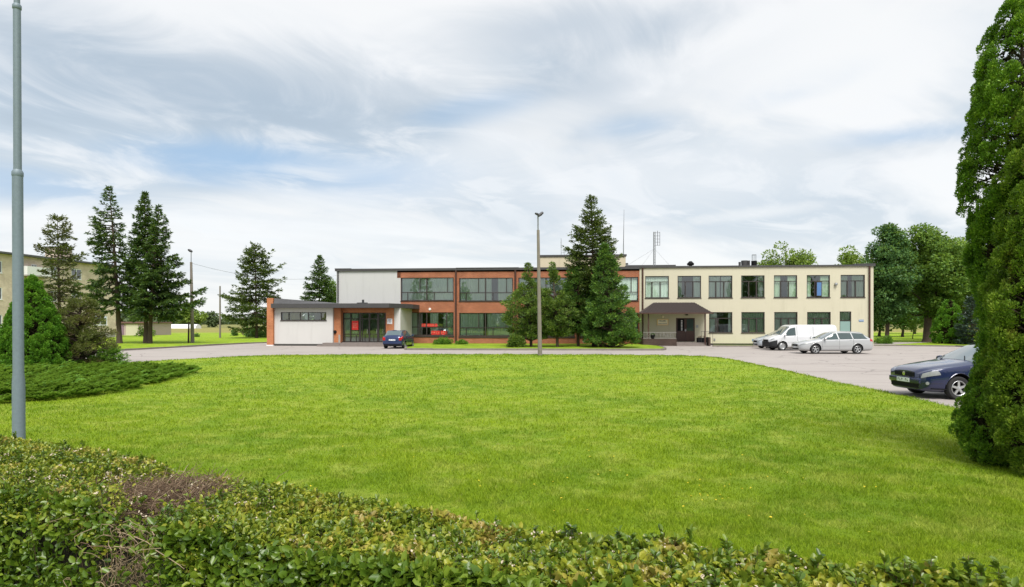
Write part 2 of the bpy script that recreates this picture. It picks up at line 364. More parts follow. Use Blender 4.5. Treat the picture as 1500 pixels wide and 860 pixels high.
    M['lime'] = leafmat('lime', [(0, (.045, .085, .014)), (.5, (.105, .160, .026)), (1, (.220, .280, .055))], .4, 1.2)
    M['chestnut'] = leafmat('chestnut', [(0, (.014, .042, .016)), (.45, (.036, .086, .026)), (1, (.105, .185, .050))], .35, 1.4)
    M['bluespruce'] = leafmat('bluespruce', [(0, (.025, .045, .035)), (1, (.10, .15, .13))], .1, 1)
    M['far'] = leafmat('far', [(0, (.030, .052, .026)), (1, (.085, .115, .050))], .2, .05)
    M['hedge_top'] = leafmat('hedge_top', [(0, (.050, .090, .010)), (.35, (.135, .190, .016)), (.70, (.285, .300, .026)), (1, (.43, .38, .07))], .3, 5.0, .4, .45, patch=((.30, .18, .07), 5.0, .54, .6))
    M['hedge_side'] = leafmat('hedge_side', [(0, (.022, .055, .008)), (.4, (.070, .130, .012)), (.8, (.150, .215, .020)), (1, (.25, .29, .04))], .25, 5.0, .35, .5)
    M['flower_pink'] = simple('flower_pink', (.46, .39, .29), .7, var=.25, scale=20)
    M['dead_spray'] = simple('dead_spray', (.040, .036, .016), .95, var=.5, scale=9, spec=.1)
    M['yellow'] = simple('yellow', (.75, .55, .02), .6, var=.1)
mk_mats()
# ------------------------------------------------------------------ ground
def sheet(name, pts, z, mat, label=None):
    me = bpy.data.meshes.new(name); me.from_pydata([(p[0], p[1], z) for p in pts], [], [tuple(range(len(pts)))])
    bm = bmesh.new(); bm.from_mesh(me); bmesh.ops.recalc_face_normals(bm, faces=bm.faces)
    if bm.faces[:][0].normal.z < 0: bmesh.ops.reverse_faces(bm, faces=bm.faces)
    bmesh.ops.triangulate(bm, faces=bm.faces); bm.to_mesh(me); bm.free()
    o = link(name, me, mat); o['kind'] = 'structure'; return o
def smooth_line(pts, n=6, jit=0.0):
    """Catmull-Rom through 2-D points"""
    P = [np.array(p[:2], float) for p in pts]; P = [2*P[0]-P[1]]+P+[2*P[-1]-P[-2]]; out = []
    for i in range(1, len(P)-2):
        for k in range(n):
            t = k/n; a, b, c, d = P[i-1:i+3]
            out.append(.5*((2*b)+(-a+c)*t+(2*a-5*b+4*c-d)*t*t+(-a+3*b-3*c+d)*t**3)+rng.normal(0, jit, 2))
    out.append(P[-2]); return [tuple(p) for p in out]
R_ = 7000
sheet('ground', [(-R_, -R_), (R_, -R_), (R_, R_), (-R_, R_)], 0.0, M['field'])
def G(*pp): return [gp(a, b)[:2] for a, b in pp]
road_far = smooth_line([(-90, 30), (-52, 34.5)]+G((0, 526.5), (90, 519), (170, 514.4), (283, 508), (355, 504), (392, 502.6)), 5)
asphalt = road_far+[(-24, 66), (45, 66)]+G((1281, 506.8), (1320, 507), (1401, 508), (1500, 510.5))+[(70, 47), (70, 0), (-2, 6), (-90, 6)]
sheet('road', asphalt, 0.004, M['asphalt'])
lawn_far = smooth_line([(-90, 18)]+G((0, 543), (90, 537), (183, 532), (320, 524.6), (400, 521.3), (600, 519.8), (790, 520), (960, 521), (1024, 522.6), (1062, 526), (1094, 532.5),
                       (1126, 538.8), (1168, 548), (1220, 560), (1313, 578.5), (1404, 600), (1500, 622))+[(16, 8.2), (40, -2), (70, -14)], 6, .03)
LAWN = lawn_far+[(70, -40), (-90, -40)]
sheet('lawn', LAWN, 0.02, M['turf'])
MBk = MB()
def ribbon(line, w, h, mb, z0=-.02):
    """kerb of stones along a line"""
    L = [Vector((p[0], p[1], 0)) for p in line]
    for a, b in zip(L[:-1], L[1:]):
        n = max(1, int((b-a).length/1.0)); 
        for k in range(n):
            p = a.lerp(b, k/n); q = a.lerp(b, (k+.985)/n); d = (q-p).normalized(); nn = Vector((-d.y, d.x, 0))*w*.5
            dz = h+random.uniform(-.012, .012)
            v = [p-nn, q-nn, q+nn, p+nn]; mb.add([(x.x, x.y, z0) for x in v]+[(x.x, x.y, dz) for x in v], [(0,3,2,1),(4,5,6,7),(0,1,5,4),(1,2,6,5),(2,3,7,6),(3,0,4,7)])
    return mb
tag(ribbon(road_far, .16, .13, MB()).build('kerb', M['kerb']), kind='structure')
isl_front = smooth_line(G((603, 506.5), (595.5, 510), (594.7, 512.2), (604, 512.9), (700, 513.1), (850, 513.4), (955, 513.6), (972, 513.2), (974, 511), (966, 508.6)), 5)
ISL = isl_front+[(11.6, 59.5), (-10.4, 60.5)]
sheet('grass_verge', ISL, 0.10, M['turf'])
tag(ribbon(isl_front, .16, .14, MB()).build('kerb', M['kerb']), kind='structure')
tag(ribbon(smooth_line(G((1281, 506.6), (1320, 507), (1401, 508), (1500, 510.5))+[(70, 47)], 4), .16, .12, MB()).build('kerb', M['kerb']), kind='structure')
sw = G((1044, 507.9), (1160, 508), (1278, 508.1))
tag(ribbon(sw, .16, .13, MB()).build('kerb', M['kerb']), kind='structure')

def inpoly(P, poly):
    x, y = P[:, 0], P[:, 1]; ins = np.zeros(len(P), bool); n = len(poly)
    for i in range(n):
        x0, y0 = poly[i]; x1, y1 = poly[(i+1) % n]
        c = ((y0 > y) != (y1 > y)) & (x < (x1-x0)*(y-y0)/((y1-y0) if y1 != y0 else 1e-9)+x0); ins ^= c
    return ins
def nz(P, s, seed=0):
    """cheap smooth noise in [-1,1] from sines"""
    r = np.random.default_rng(seed); v = np.zeros(len(P)); 
    for k in range(5):
        w = r.normal(0, 1, P.shape[1])*s*(1.5**k)/1.5; v += np.sin(P@w+r.uniform(0, 6.28))*(.7**k)
    return v/2.2
def blades(n, ylo, yhi, pxr=(-80, 1580)):
    """blade roots spread so that near and far turf is equally fine"""
    py = rng.uniform(ylo, yhi, n); px = rng.uniform(*pxr, n); Y = F*H/(py-HY); X = (px-CX)/F*Y
    return np.stack([X, Y], 1)
P = blades(470000, 524, 900); P = np.concatenate([P, blades(30000, 518, 524)])
P = P[inpoly(P, LAWN)]
def make_blades(name, P, z0):
    n = len(P); Y = np.maximum(P[:, 1], 2); tuft = 1+.45*nz(P, 2.2, 3)+.3*nz(P, 9, 5)
    h = rng.uniform(.018, .05, n)*np.clip(tuft, .35, 2)*(1+np.clip(Y-6, 0, 30)*.018); w = np.maximum(.0042, .00115*Y)*rng.uniform(.7, 1.4, n)
    a = rng.uniform(0, 2*PI, n); lean = rng.normal(0, .55, (n, 2))*h[:, None]
    V = np.zeros((n, 3, 3)); dx, dy = np.cos(a)*w/2, np.sin(a)*w/2
    V[:, 0] = np.stack([P[:, 0]-dx, P[:, 1]-dy, np.full(n, z0-.004)], 1); V[:, 1] = np.stack([P[:, 0]+dx, P[:, 1]+dy, np.full(n, z0-.004)], 1)
    V[:, 2] = np.stack([P[:, 0]+lean[:, 0], P[:, 1]+lean[:, 1], z0+h], 1)
    return tag(link(name, arr_mesh(name, V.reshape(-1, 3), np.arange(3*n).reshape(-1, 3)), M['blade']), 'short mown green grass covering the big front lawn', 'grass', kind='stuff')
make_blades('grass', P, .02)
# ragged longer grass along the lawn's edge
E = []
for (a, b) in zip(lawn_far[:-1], lawn_far[1:]):
    L = math.hypot(b[0]-a[0], b[1]-a[1])
    if abs(a[0]) > 40: continue
    for _ in range(int(L*90)):
        t = random.random(); E.append((a[0]+(b[0]-a[0])*t+random.gauss(0, .07), a[1]+(b[1]-a[1])*t+random.gauss(0, .07)))
E = np.array(E); eo = make_blades('edge_grass', E, .02); eo['label'] = 'ragged longer grass fringing the lawn where it meets the asphalt'
# small yellow flowers and clover heads scattered in the lawn
fp = []
for (cx_, cy_, n_, sp_) in ((1060, 715, 16, 30), (1120, 700, 8, 60), (900, 690, 14, 120), (700, 690, 8, 120), (820, 720, 5, 60), (1250, 760, 5, 100), (560, 600, 10, 200), (1300, 650, 8, 130)):
    for _ in range(n_): fp.append(gp(cx_+random.gauss(0, sp_), max(560, cy_+random.gauss(0, sp_*.35)), .05))
V = []; Fc = []
for (x, y, z) in fp:
    r = random.uniform(.007, .015); b = len(V)
    for k in range(6): V.append((x+r*math.cos(k*PI/3), y+r*math.sin(k*PI/3), z+random.uniform(-.004, .004)))
    Fc.append(tuple(range(b, b+6)))
tag(link('lawn_flowers', arr_mesh('lawn_flowers', V, Fc), M['yellow']), 'tiny yellow flowers scattered through the mown lawn', 'flowers', kind='stuff')

# ------------------------------------------------------------------ leaves
def leaf_arr(C, D, N, L, W, kind='rhomb', fold=.15):
    """arrays for n leaves: centre C (base), direction D, face normal N, length L, width W"""
    n = len(C); D = D/np.maximum(np.linalg.norm(D, axis=1, keepdims=True), 1e-6)
    S = np.cross(D, N); S /= np.maximum(np.linalg.norm(S, axis=1, keepdims=True), 1e-6); U = np.cross(S, D)
    L = np.broadcast_to(L, (n,))[:, None]; W = np.broadcast_to(W, (n,))[:, None]
    if kind == 'tri':
        V = np.stack([C-S*W*.5, C+S*W*.5, C+D*L], 1); Fc = np.arange(3*n).reshape(-1, 3)
    elif kind == 'rhomb':
        V = np.stack([C, C+D*L*.45+S*W*.5+U*L*fold, C+D*L, C+D*L*.45-S*W*.5+U*L*fold], 1); Fc = np.arange(4*n).reshape(-1, 4)
    else:  # oval: two quads folded on the midrib
        V = np.stack([C, C+D*L*.32+S*W*.5+U*W*.22, C+D*L*.72+S*W*.42+U*W*.18, C+D*L-U*L*.10, C+D*L*.72-S*W*.42+U*W*.18, C+D*L*.32-S*W*.5+U*W*.22], 1)
        b = np.arange(n)[:, None]*6; Fc = np.concatenate([b+np.array([[0, 1, 2, 3]]), b+np.array([[0, 3, 4, 5]])], 0)
    return V.reshape(-1, 3), Fc
def unit(n):
    v = rng.normal(0, 1, (n, 3)); return v/np.linalg.norm(v, axis=1, keepdims=True)

def conifer(label, x, y, h, clear, prof, mat='spruce', lean=(0, 0), step=.42, nb=6, up=(.0, .6), dens=1.0, leaf=.2, sparse=0.0, name='spruce_tree', group=None, cat='tree', sweep=None, tr=None, droop=.22, z0=0.0, extra=()):
    """spruce: trunk, whorls of drooping boughs, each a flat spray of shoots"""
    root = empty(name, label, cat, (x, y, z0), 0, group); tr = tr or h*.012+.05
    ax = lambda z: np.array([lean[0]*(z/h)**1.3, lean[1]*(z/h)**1.3, z])
    tb = MB(); tb.tube([tuple(ax(h*k/12)) for k in range(13)], [tr*(1-.93*k/12)*(1.25 if k == 0 else 1) for k in range(13)], 8)
    Cs, Ds, Ns, Ls, Ws = [], [], [], [], []
    hs = []; z = clear
    while z < h-.05:
        hs.append(z); z += step*(1-.55*(z-clear)/(h-clear))*random.uniform(.75, 1.25)
    br = [(zz, None) for zz in hs]
    px_, pr_ = zip(*prof)
    jobs = []
    for zz in hs:
        t = (zz-clear)/(h-clear); n = max(3, int(round(nb*(1-.25*t))))
        a0 = random.uniform(0, 6.28)
        for k in range(n):
            if random.random() < sparse: continue
            a = a0+2*PI*k/n+random.gauss(0, .25); L = np.interp(t, px_, pr_)*random.choice((.62, .8, .95, 1.0, 1.08, 1.15))
            if sweep: L *= 1+sweep[1]*math.cos(a-sweep[0])
            jobs.append((zz+random.uniform(-.1, .1), a, L, up[0]+(up[1]-up[0])*t**1.5+random.gauss(0, .08)))
    for (zf, a, L, e) in extra: jobs.append((zf, a, L, e))
    for (zz, a, L, e) in jobs:
        if L < .06: continue
        o = ax(min(zz, h)); ha = np.array([math.cos(a), math.sin(a), 0]); sd = np.array([-math.sin(a), math.cos(a), 0])
        def bp(s): return o+ha*L*s*math.cos(e)+np.array([0, 0, 1])*(L*s*math.sin(e)-droop*L*s*(1-.9*s)*1.6)
        if L > .5: tb.tube([tuple(bp(s)) for s in (0, .35, .7, .92)], [tr*.22+.012, tr*.14+.009, .012, .005], 4, cap=False)
        ns = max(3, int(L/.16*dens)); ss = np.sort(rng.uniform(.12 if L < 1.5 else .22, 1.0, ns))
        for s in ss:
            c = bp(s); tg = bp(min(1, s+.05))-bp(s-.05); tg /= np.linalg.norm(tg)
            sl_ = min(L*.42*(1-s)**.8*(.5+.7*min(1, s*3))+.16, .95)
            for sgn in (-1, 1):
                d = tg*.75+sd*sgn*random.uniform(.5, 1.1)+np.array([0, 0, random.gauss(-.10, .12)]); d /= np.linalg.norm(d)
                nc = max(1, int(sl_/(leaf*.45))); q = np.linspace(.1, 1, nc)[:, None]*sl_+rng.uniform(-.03, .03, (nc, 1))
                Pc = c+d*q; Pc[:, 2] -= (q[:, 0]**2)*.22
                for rep in range(2):
                    Cs.append(Pc+rng.normal(0, leaf*.10, Pc.shape)); dd = d*.9+tg*.3+rng.normal(0, .42, Pc.shape); Ds.append(dd)
                    nn = rng.normal(0, .55, Pc.shape); nn[:, 2] += 1; Ns.append(nn)
                    Ls.append(rng.uniform(.7, 1.3, nc)*leaf); Ws.append(rng.uniform(.28, .5, nc)*leaf)
    C = np.concatenate(Cs); V, Fc = leaf_arr(C, np.concatenate(Ds), np.concatenate(Ns), np.concatenate(Ls), np.concatenate(Ws), 'rhomb', .08)
    tb.build('trunk', M['bark'], root, smooth=True)
    link('crown', arr_mesh('crown', V, Fc), M[mat], root)
    return root

def fluffy(label, x, y, h, clear, prof, mat='pine', lean=(0, 0), group=None, name='pine_tree', leaf=.17, clumps=150, cr=.42, z0=0.0, per=120, sweep=None):
    """bushy conifer: rounded tufts of upturned needles at the bough ends"""
    root = empty(name, label, 'tree', (x, y, z0), 0, group); tr = h*.011+.05
    ax = lambda z: np.array([lean[0]*(z/h)**1.2, lean[1]*(z/h)**1.2, z])
    tb = MB(); tb.tube([tuple(ax(h*k/10)) for k in range(11)], [tr*(1-.92*k/10) for k in range(11)], 8)
    px_, pr_ = zip(*prof); Cs, Ds, Ns = [], [], []; k = 0
    cr *= .9
    while k < clumps:
        t = random.random()**1.15; R = float(np.interp(t, px_, pr_)); 
        if random.random() > R/max(pr_)+.25: continue
        k += 1; a = k*2.399+random.gauss(0, .2); r = R*random.choice((.35, .6, .8, .92, 1.0, 1.08))*(1+(sweep[1]*math.cos(a-sweep[0]) if sweep else 0)); z = clear+t*(h-clear)
        o = ax(z); c = o+np.array([math.cos(a)*r, math.sin(a)*r, r*.10])
        if r > .4: tb.tube([tuple(o-np.array([0, 0, .25*r])), tuple((o+c)/2-np.array([0, 0, .12*r])), tuple(c)], [.05, .03, .012], 4, cap=False)
        q = cr*(.45+.6*R/max(pr_))*random.uniform(.6, 1.25); n = int(per*(q/cr)**2)+12
        u = unit(n); ra = rng.uniform(.25, 1, (n, 1))**.5; p = c+u*ra*np.array([q*1.15, q*1.15, q*.62])
        Cs.append(p); d = u*np.array([.8, .8, .6])+np.array([math.cos(a)*.5, math.sin(a)*.5, .45])+rng.normal(0, .25, (n, 3)); Ds.append(d); Ns.append(u*1.1+unit(n)*.6+np.array([0, 0, .5]))
    C = np.concatenate(Cs); n = len(C)
    V, Fc = leaf_arr(C, np.concatenate(Ds), np.concatenate(Ns), rng.uniform(.7, 1.3, n)*leaf, rng.uniform(.25, .45, n)*leaf, 'rhomb', .08)
    tb.build('trunk', M['bark'], root, smooth=True); link('crown', arr_mesh('crown', V, Fc), M[mat], root)
    return root

def deciduous(label, x, y, h, clear, R, mat='oak', group=None, leaf=.2, clumps=170, per=170, cr=1.0, tr=None, name='broadleaf_tree', top=1.0, skew=(0, 0)):
    root = empty(name, label, 'tree', (x, y, 0), 0, group); tr = tr or h*.018+.06
    tb = MB(); hc = (h+clear)/2; hh = (h-clear)/2
    tb.tube([(0, 0, 0), (0, 0, .3), (.1, 0, clear), (.15, .1, hc), (skew[0]*.6, skew[1]*.6, h*.9)], [tr*1.35, tr, tr*.85, tr*.55, .03], 9)
    Cs, Ds, Ns = [], [], []
    lobes = [(unit(1)[0]*np.array([.75, .75, .7]), random.uniform(.30, .5)) for _ in range(9)]
    for k in range(clumps):
        if k % 3: 
            lc, lr = random.choice(lobes); u = lc*.85+unit(1)[0]*lr
        else: u = unit(1)[0]*random.uniform(.35, 1.0)
        nu = np.linalg.norm(u)
        if nu > 1.04: u = u/nu*random.uniform(.86, 1.04)
        w = 1.0 if u[2] < 0 else (1-(u[2]**2)*.25*top)
        c = np.array([skew[0]*max(0, u[2])+u[0]*R*w, skew[1]*max(0, u[2])+u[1]*R*w, hc+u[2]*hh])
        if k % 5 == 0: tb.tube([(0, 0, clear+random.uniform(-.3, .4)*1.0+max(0, (c[2]-clear))*.35), tuple(c*np.array([.5, .5, 1])-np.array([0, 0, .25*hh*.5])), tuple(c)], [tr*.33, tr*.2, .02], 5, cap=False)
        q = cr*random.uniform(.55, 1.2); n = int(per*(q/cr)**2)+10; s = unit(n); ra = rng.uniform(.3, 1, (n, 1))**.45
        p = c+s*ra*np.array([q, q, q*.55]); Cs.append(p); d = s+np.array([0, 0, -.25])+rng.normal(0, .5, (n, 3)); Ds.append(d)
        nn = s*1.1+rng.normal(0, .35, (n, 3)); nn[:, 2] += .5; Ns.append(nn)
    C = np.concatenate(Cs); n = len(C)
    V, Fc = leaf_arr(C, np.concatenate(Ds), np.concatenate(Ns), rng.uniform(.7, 1.3, n)*leaf, rng.uniform(.5, .8, n)*leaf, 'rhomb', .08)
    tb.build('trunk', M['bark'], root, smooth=True); link('crown', arr_mesh('crown', V, Fc), M[mat], root)
    return root

def thuja(label, x, y, h, prof, mat, lumps, per, leaf, lr, name='thuja_tree', group=None, lean=(0, 0), rough=.22, cat='tree', holes=0.0, core=.55):
    """evergreen of upright scaly sprays gathered in puffs over a dark twiggy inside"""
    root = empty(name, label, cat, (x, y, 0), 0, group); px_, pr_ = zip(*prof); mr = max(pr_)
    tb = MB(); tb.tube([(0, 0, 0), (lean[0]*.5, lean[1]*.5, h*.5), (lean[0], lean[1], h*.93)], [mr*.11+.03, mr*.07, .015], 8)
    Cs, Ds, Ns = [], [], []; k = 0; ph = rng.uniform(0, 6.28, 8)
    def ridge(a, z):   # plumes climbing the column, with deep clefts between
        v = math.sin(4*a+1.3*math.sin(1.7*z+ph[0])+ph[1])+.8*math.sin(7*a-2.1*z+ph[2])+.7*math.sin(2.9*z/max(mr, .3)*.8+3*a+ph[3])+.5*math.sin(6.1*z/max(mr, .3)*.8-5*a+ph[4])
        return v/3.0
    while k < lumps:
        t = random.random(); R = float(np.interp(t, px_, pr_))
        if random.random() > R/mr+.08: continue
        a = random.uniform(0, 2*PI); z = t*h; g = ridge(a, z)
        if g < -.35 and random.random() < .75: continue
        if holes and t > .42 and g < -.05 and random.random() < holes: continue
        k += 1; q = lr*random.uniform(.6, 1.25)
        rr = R*(1+rough*g)*random.uniform(.86, 1.03); rr = max(rr, .02)
        c = np.array([math.cos(a)*rr+lean[0]*t, math.sin(a)*rr+lean[1]*t, max(z, q*.7)])
        out = np.array([math.cos(a), math.sin(a), .25]); n = int(per*(q/lr)**2)+6
        if k % 6 == 0: c[:2] += out[:2]*q*.7; q *= .75
        s = unit(n)+out*.55+np.array([0, 0, .25]); s /= np.linalg.norm(s, axis=1, keepdims=True)
        p = c+s*rng.uniform(.72, 1.0, (n, 1))*np.array([q*.85, q*.85, q*1.1]); Cs.append(p)
        d = s*.8+np.array([0, 0, .55])+rng.normal(0, .28, (n, 3)); Ds.append(d); Ns.append(s+rng.normal(0, .35, (n, 3)))
        if k % 3 == 0: tb.tube([(lean[0]*t, lean[1]*t, max(.1, z-rr*.5)), tuple(c)], [.02*mr+.006, .004], 4, cap=False)
    C = np.concatenate(Cs); n = len(C); C[:, 2] = np.maximum(C[:, 2], .02)
    V, Fc = leaf_arr(C, np.concatenate(Ds), np.concatenate(Ns), rng.uniform(.7, 1.4, n)*leaf, rng.uniform(.4, .65, n)*leaf, 'rhomb', .10)
    tb.build('trunk', M['bark'], root, smooth=True); link('crown', arr_mesh('crown', V, Fc), M[mat], root)
    # dead brown inner sprays: what shows through the clefts
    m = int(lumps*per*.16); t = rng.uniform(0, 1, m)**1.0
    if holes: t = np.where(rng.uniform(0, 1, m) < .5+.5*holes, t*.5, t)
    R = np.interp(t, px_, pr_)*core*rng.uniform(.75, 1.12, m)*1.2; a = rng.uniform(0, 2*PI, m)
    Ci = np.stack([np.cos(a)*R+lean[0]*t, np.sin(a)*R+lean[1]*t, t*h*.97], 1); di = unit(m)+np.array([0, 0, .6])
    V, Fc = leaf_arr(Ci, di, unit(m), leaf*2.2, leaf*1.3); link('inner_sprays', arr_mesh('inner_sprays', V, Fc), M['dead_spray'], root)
    return root
# ------------------------------------------------------------------ the long building, laid out on a facade plane
K = -0.081; Y0 = 58.5; TH = math.atan(K); cT, sT = math.cos(TH), math.sin(TH)
def fs(px, d=0.0):
    """distance along the facade for a pixel column, on a plane d metres in front of it"""
    a = (px-CX)/F   # r*(a,1) = (0,Y0)+s*(cT,sT)+(-d)*(-sT,cT)
    ex, ey = d*sT, Y0-d*cT
    # r*a - s*cT = ex ; r - s*sT = ey
    det = -a*sT+cT; s = (a*ey-ex)/det; return s
def fY(px, d=0.0): s = fs(px, d); return Y0+s*sT-d*cT
def fz(px, py, d=0.0): return H-(py-HY)/F*fY(px, d)
def wall(mb, s0, s1, z0, z1, y, holes, reveal=.16, thick=None):
    """wall sheet at local y with real openings and their reveals"""
    ss = sorted({s0, s1, *[v for h in holes for v in h[:2]]}); zs = sorted({z0, z1, *[v for h in holes for v in h[2:4]]})
    ss = [v for v in ss if s0-1e-6 <= v <= s1+1e-6]; zs = [v for v in zs if z0-1e-6 <= v <= z1+1e-6]
    for a, b in zip(ss[:-1], ss[1:]):
        for c, d in zip(zs[:-1], zs[1:]):
            m, n = (a+b)/2, (c+d)/2
            if any(h[0] < m < h[1] and h[2] < n < h[3] for h in holes): continue
            mb.quad((a, y, c), (b, y, c), (b, y, d), (a, y, d))
    for (a, b, c, d) in holes:
        r = y+reveal; mb.quad((a, y, c), (a, r, c), (a, r, d), (a, y, d)); mb.quad((b, y, c), (b, y, d), (b, r, d), (b, r, c))
        mb.quad((a, y, d), (a, r, d), (b, r, d), (b, y, d)); mb.quad((a, y, c), (b, y, c), (b, r, c), (a, r, c))
def curtain_mesh(s0, s1, z0, z1, y, amp=.035, wl=.16):
    n = max(6, int((s1-s0)/wl*5)); V = []
    for i in range(n+1):
        s = s0+(s1-s0)*i/n; yy = y+amp*math.sin(2*PI*(s+.03*math.sin(s*7))/wl)+.01*math.sin(s*9)
        V += [(s, yy, z0), (s, yy, z1)]
    return V, [(2*i, 2*i+2, 2*i+3, 2*i+1) for i in range(n)]
def window(parent, s0, s1, z0, z1, y, vb=(), hb=(), fr=.06, curtains=(), cm='curtain', rec=.10, sill=True, fm='frame', pane='glass', glaze=True, bars=()):
    """frame > pane, sill, curtains. vb: (fraction, z0frac, z1frac, width); hb: (zfrac, s0frac, s1frac, width)"""
    W, Hh = s1-s0, z1-z0; yf = y+rec; mb = MB()
    mb.box(s0, s0+fr, yf-.05, yf+.03, z0, z1); mb.box(s1-fr, s1, yf-.05, yf+.03, z0, z1)
    mb.box(s0+fr, s1-fr, yf-.05, yf+.03, z1-fr, z1); mb.box(s0+fr, s1-fr, yf-.05, yf+.03, z0, z0+fr)
    for (f, a, b, w) in vb: mb.box(s0+W*f-w/2, s0+W*f+w/2, yf-.053, yf+.027, z0+Hh*a, z0+Hh*b)
    for (f, a, b, w) in hb: mb.box(s0+W*a, s0+W*b, yf-.047, yf+.033, z0+Hh*f-w/2, z0+Hh*f+w/2)
    wo = mb.build('window', M[fm], parent)
    if glaze:
        MB().quad((s0+fr*.5, yf, z0+fr*.5), (s1-fr*.5, yf, z0+fr*.5), (s1-fr*.5, yf, z1-fr*.5), (s0+fr*.5, yf, z1-fr*.5)).build('pane', M[pane], wo)
    if sill: MB().box(s0-.04, s1+.04, y-.06, y+rec-.05, z0-.06, z0-.003).build('sill', M[fm], wo)
    for (a, b, *mm) in curtains:
        mb = MB(); mb.add(*curtain_mesh(s0+W*a, s0+W*b, z0+.02, z1-.02, yf+.12)); mb.build('curtain', M[mm[0] if mm else cm], wo, smooth=True)
    return wo
def marks(parent, name, s0, s1, z0, z1, y, rows, mat, seed=1, h=.7, gap=.25, dense=.8, bold=.26, each=None):
    """small illegible lettering as strokes, as the photograph shows it"""
    r = random.Random(seed); mb = MB(); rh = (z1-z0)/rows
    for k in range(rows):
        zb = z1-rh*(k+1)+rh*(1-h)/2; zt = zb+rh*h; s = s0+(r.uniform(0, .15)*(s1-s0) if rows > 1 else 0); w = (zt-zb)*.62
        while s+w < s1:
            if r.random() < dense:
                st = w*bold
                mb.box(s, s+st, y-.006, y, zb, zt)
                if r.random() < .6: mb.box(s+w-st, s+w, y-.0062, y, zb, zt)
                for f in r.sample((0, .42, .84), 2): mb.box(s+st*.5, s+w-st*.3, y-.0064, y, zb+(zt-zb)*f, zb+(zt-zb)*(f+.16))
            s += w*(1+gap)
            if each and mb.v: last = mb.build(each, mat, parent); mb = MB()
        if rows > 1 and r.random() < .5: pass
    return last if each else mb.build(name, mat, parent)

# ---- brick and white hall
bb = empty('municipal_hall', 'long red brick and white plaster hall with window bands and glazed entrance', 'building', (0, Y0, 0), TH)
ZR = 7.30; sA, sB = fs(493), fs(936.8)
rows_u = (4.15, 6.36); rows_l = (.80, 3.02)
bays = [(587, 664.6), (672.6, 751.3), (759.3, 842), (850, 935)]
holes = []; wins = []
for i, (a, b) in enumerate(bays):
    for j, (z0, z1) in enumerate((rows_u, rows_l)):
        dz = .06 if i == 0 else 0
        holes.append((fs(a), fs(b), z0+dz, z1+dz)); wins.append((i, j, fs(a), fs(b), z0+dz, z1+dz))
sW = fs(586.9); sWt = fs(581.8)
mb = MB(); wall(mb, sW, sB, -.1, ZR-.35, 0, holes); mb.quad((sWt, -.02, 6.42), (sW+.001, -.02, 6.42), (sW+.001, -.02, ZR-.35), (sWt, -.02, ZR-.35))
mb.box(sWt, sW, -.02, .2, 6.45, ZR-.35)
mb.build('brick_wall', M['brick'], bb)
mb = MB(); mb.quad((sA, 0, -.1), (sWt, 0, -.1), (sWt, 0, ZR-.2), (sA, 0, ZR-.2)); mb.quad((sWt, 0, -.1), (sW, 0, -.1), (sW, 0, 6.449), (sWt, 0, 6.449))
mb.quad((sA, 0, -.1), (sA, 0, ZR-.2), (sA, 12, ZR-.2), (sA, 12, -.1))
mb.build('plaster_wall', M['grey_white'], bb)
MB().quad((sA, 12, -.1), (sA, 12, ZR-.3), (sB, 12, ZR-.3), (sB, 12, -.1)).build('back_wall', M['cream'], bb)
mb = MB(); mb.box(sA-.12, sB, -.14, 12.1, ZR-.20, ZR+.02); mb.box(sA-.14, fs(515), -.16, -.02, ZR+.0, ZR+.06)
mb.box(fs(668), fs(760), -.17, .2, ZR+.01, ZR+.045)
mb.build('roof', M['roof'], bb)
mb = MB(); mb.box(sA+.2, sB-.2, .15, 11.9, 3.45, 3.7); mb.box(sA+.2, sB-.2, 4.2, 4.35, 0, 7); 
for px in (584, 668, 755, 846): mb.box(fs(px)-.05, fs(px)+.05, .3, 11.8, 0, 7)
mb.build('inner_walls', M['interior'], bb)
R3 = random.Random(4)
for (i, j, s0, s1, z0, z1) in wins:
    vb = [(.36, .36, 1, .07), (.49, 0, 1, .10), (.88, .36, 1, .06), (.13, 0, .36, .06), (.63, 0, .36, .06)]
    if i == 0 and j == 1: vb = [(.14, .36, 1, .04), (.36, 0, 1, .09), (.49, 0, 1, .10), (.86, .36, 1, .06), (.75, 0, .36, .06)]
    cur = [(.02, .98)] if j == 0 else ([(.02, .3, 'curtain_green'), (.55, .7), (.8, .98, 'curtain_green')] if i == 0 else [(.02, .45), (.52, .98)])
    if i == 1 and j == 0: cur = [(.02, .60), (.72, .98)]
    w = window(bb, s0, s1, z0, z1, 0, vb, [(.36, 0, 1, .07)], curtains=cur)
    if j == 1: MB().box(s0-.04, s1+.04, -.05, .04, z0-.17, z0-.064).build('window_ledge', M['frame'], bb)
for px in (668, 755, 846): MB().tube([(fs(px), -.10, .02), (fs(px), -.10, ZR-.2)], .09, 8).build('downpipe', M['brown'], bb)
MB().tube([(fs(495.4), -.08, 4.1), (fs(495.4), -.08, ZR-.2)], .07, 8).build('downpipe', M['dark_metal'], bb)
MB().lathe([(0.001, -.08), (.10, -.08), (.13, -.04), (.13, 0)], 'y', (fs(629.8), 0, fz(629.8, 453))).build('wall_lamp', M['sign_white'], bb, smooth=True)
# red lettering in the lower window
for (a, b, t_, u_, sd, nm) in ((617.5, 641, 474.2, 478.8, 5, 'red_lettering'), (631.5, 654.8, 484.6, 490.4, 9, 'red_lettering')):
    s0, s1 = fs(a), fs(b); z0, z1 = fz(636, u_), fz(636, t_)
    o = MB().box(s0, s1, .088, .098, z0+.02, z1-.02).build(nm, M['sign_red_dark'], bb)
    marks(o, 'letters', s0, s1, z0, z1, .085, 1, M['red'], sd, 1.0, .16, 1.0, .36, 'letter')
    marks(o, 'letters', s0+.03, s1, z0+.05, z1-.03, .078, 1, M['red_pale'], sd+3, .55, 1.1, .9, .2, 'letter_highlight')
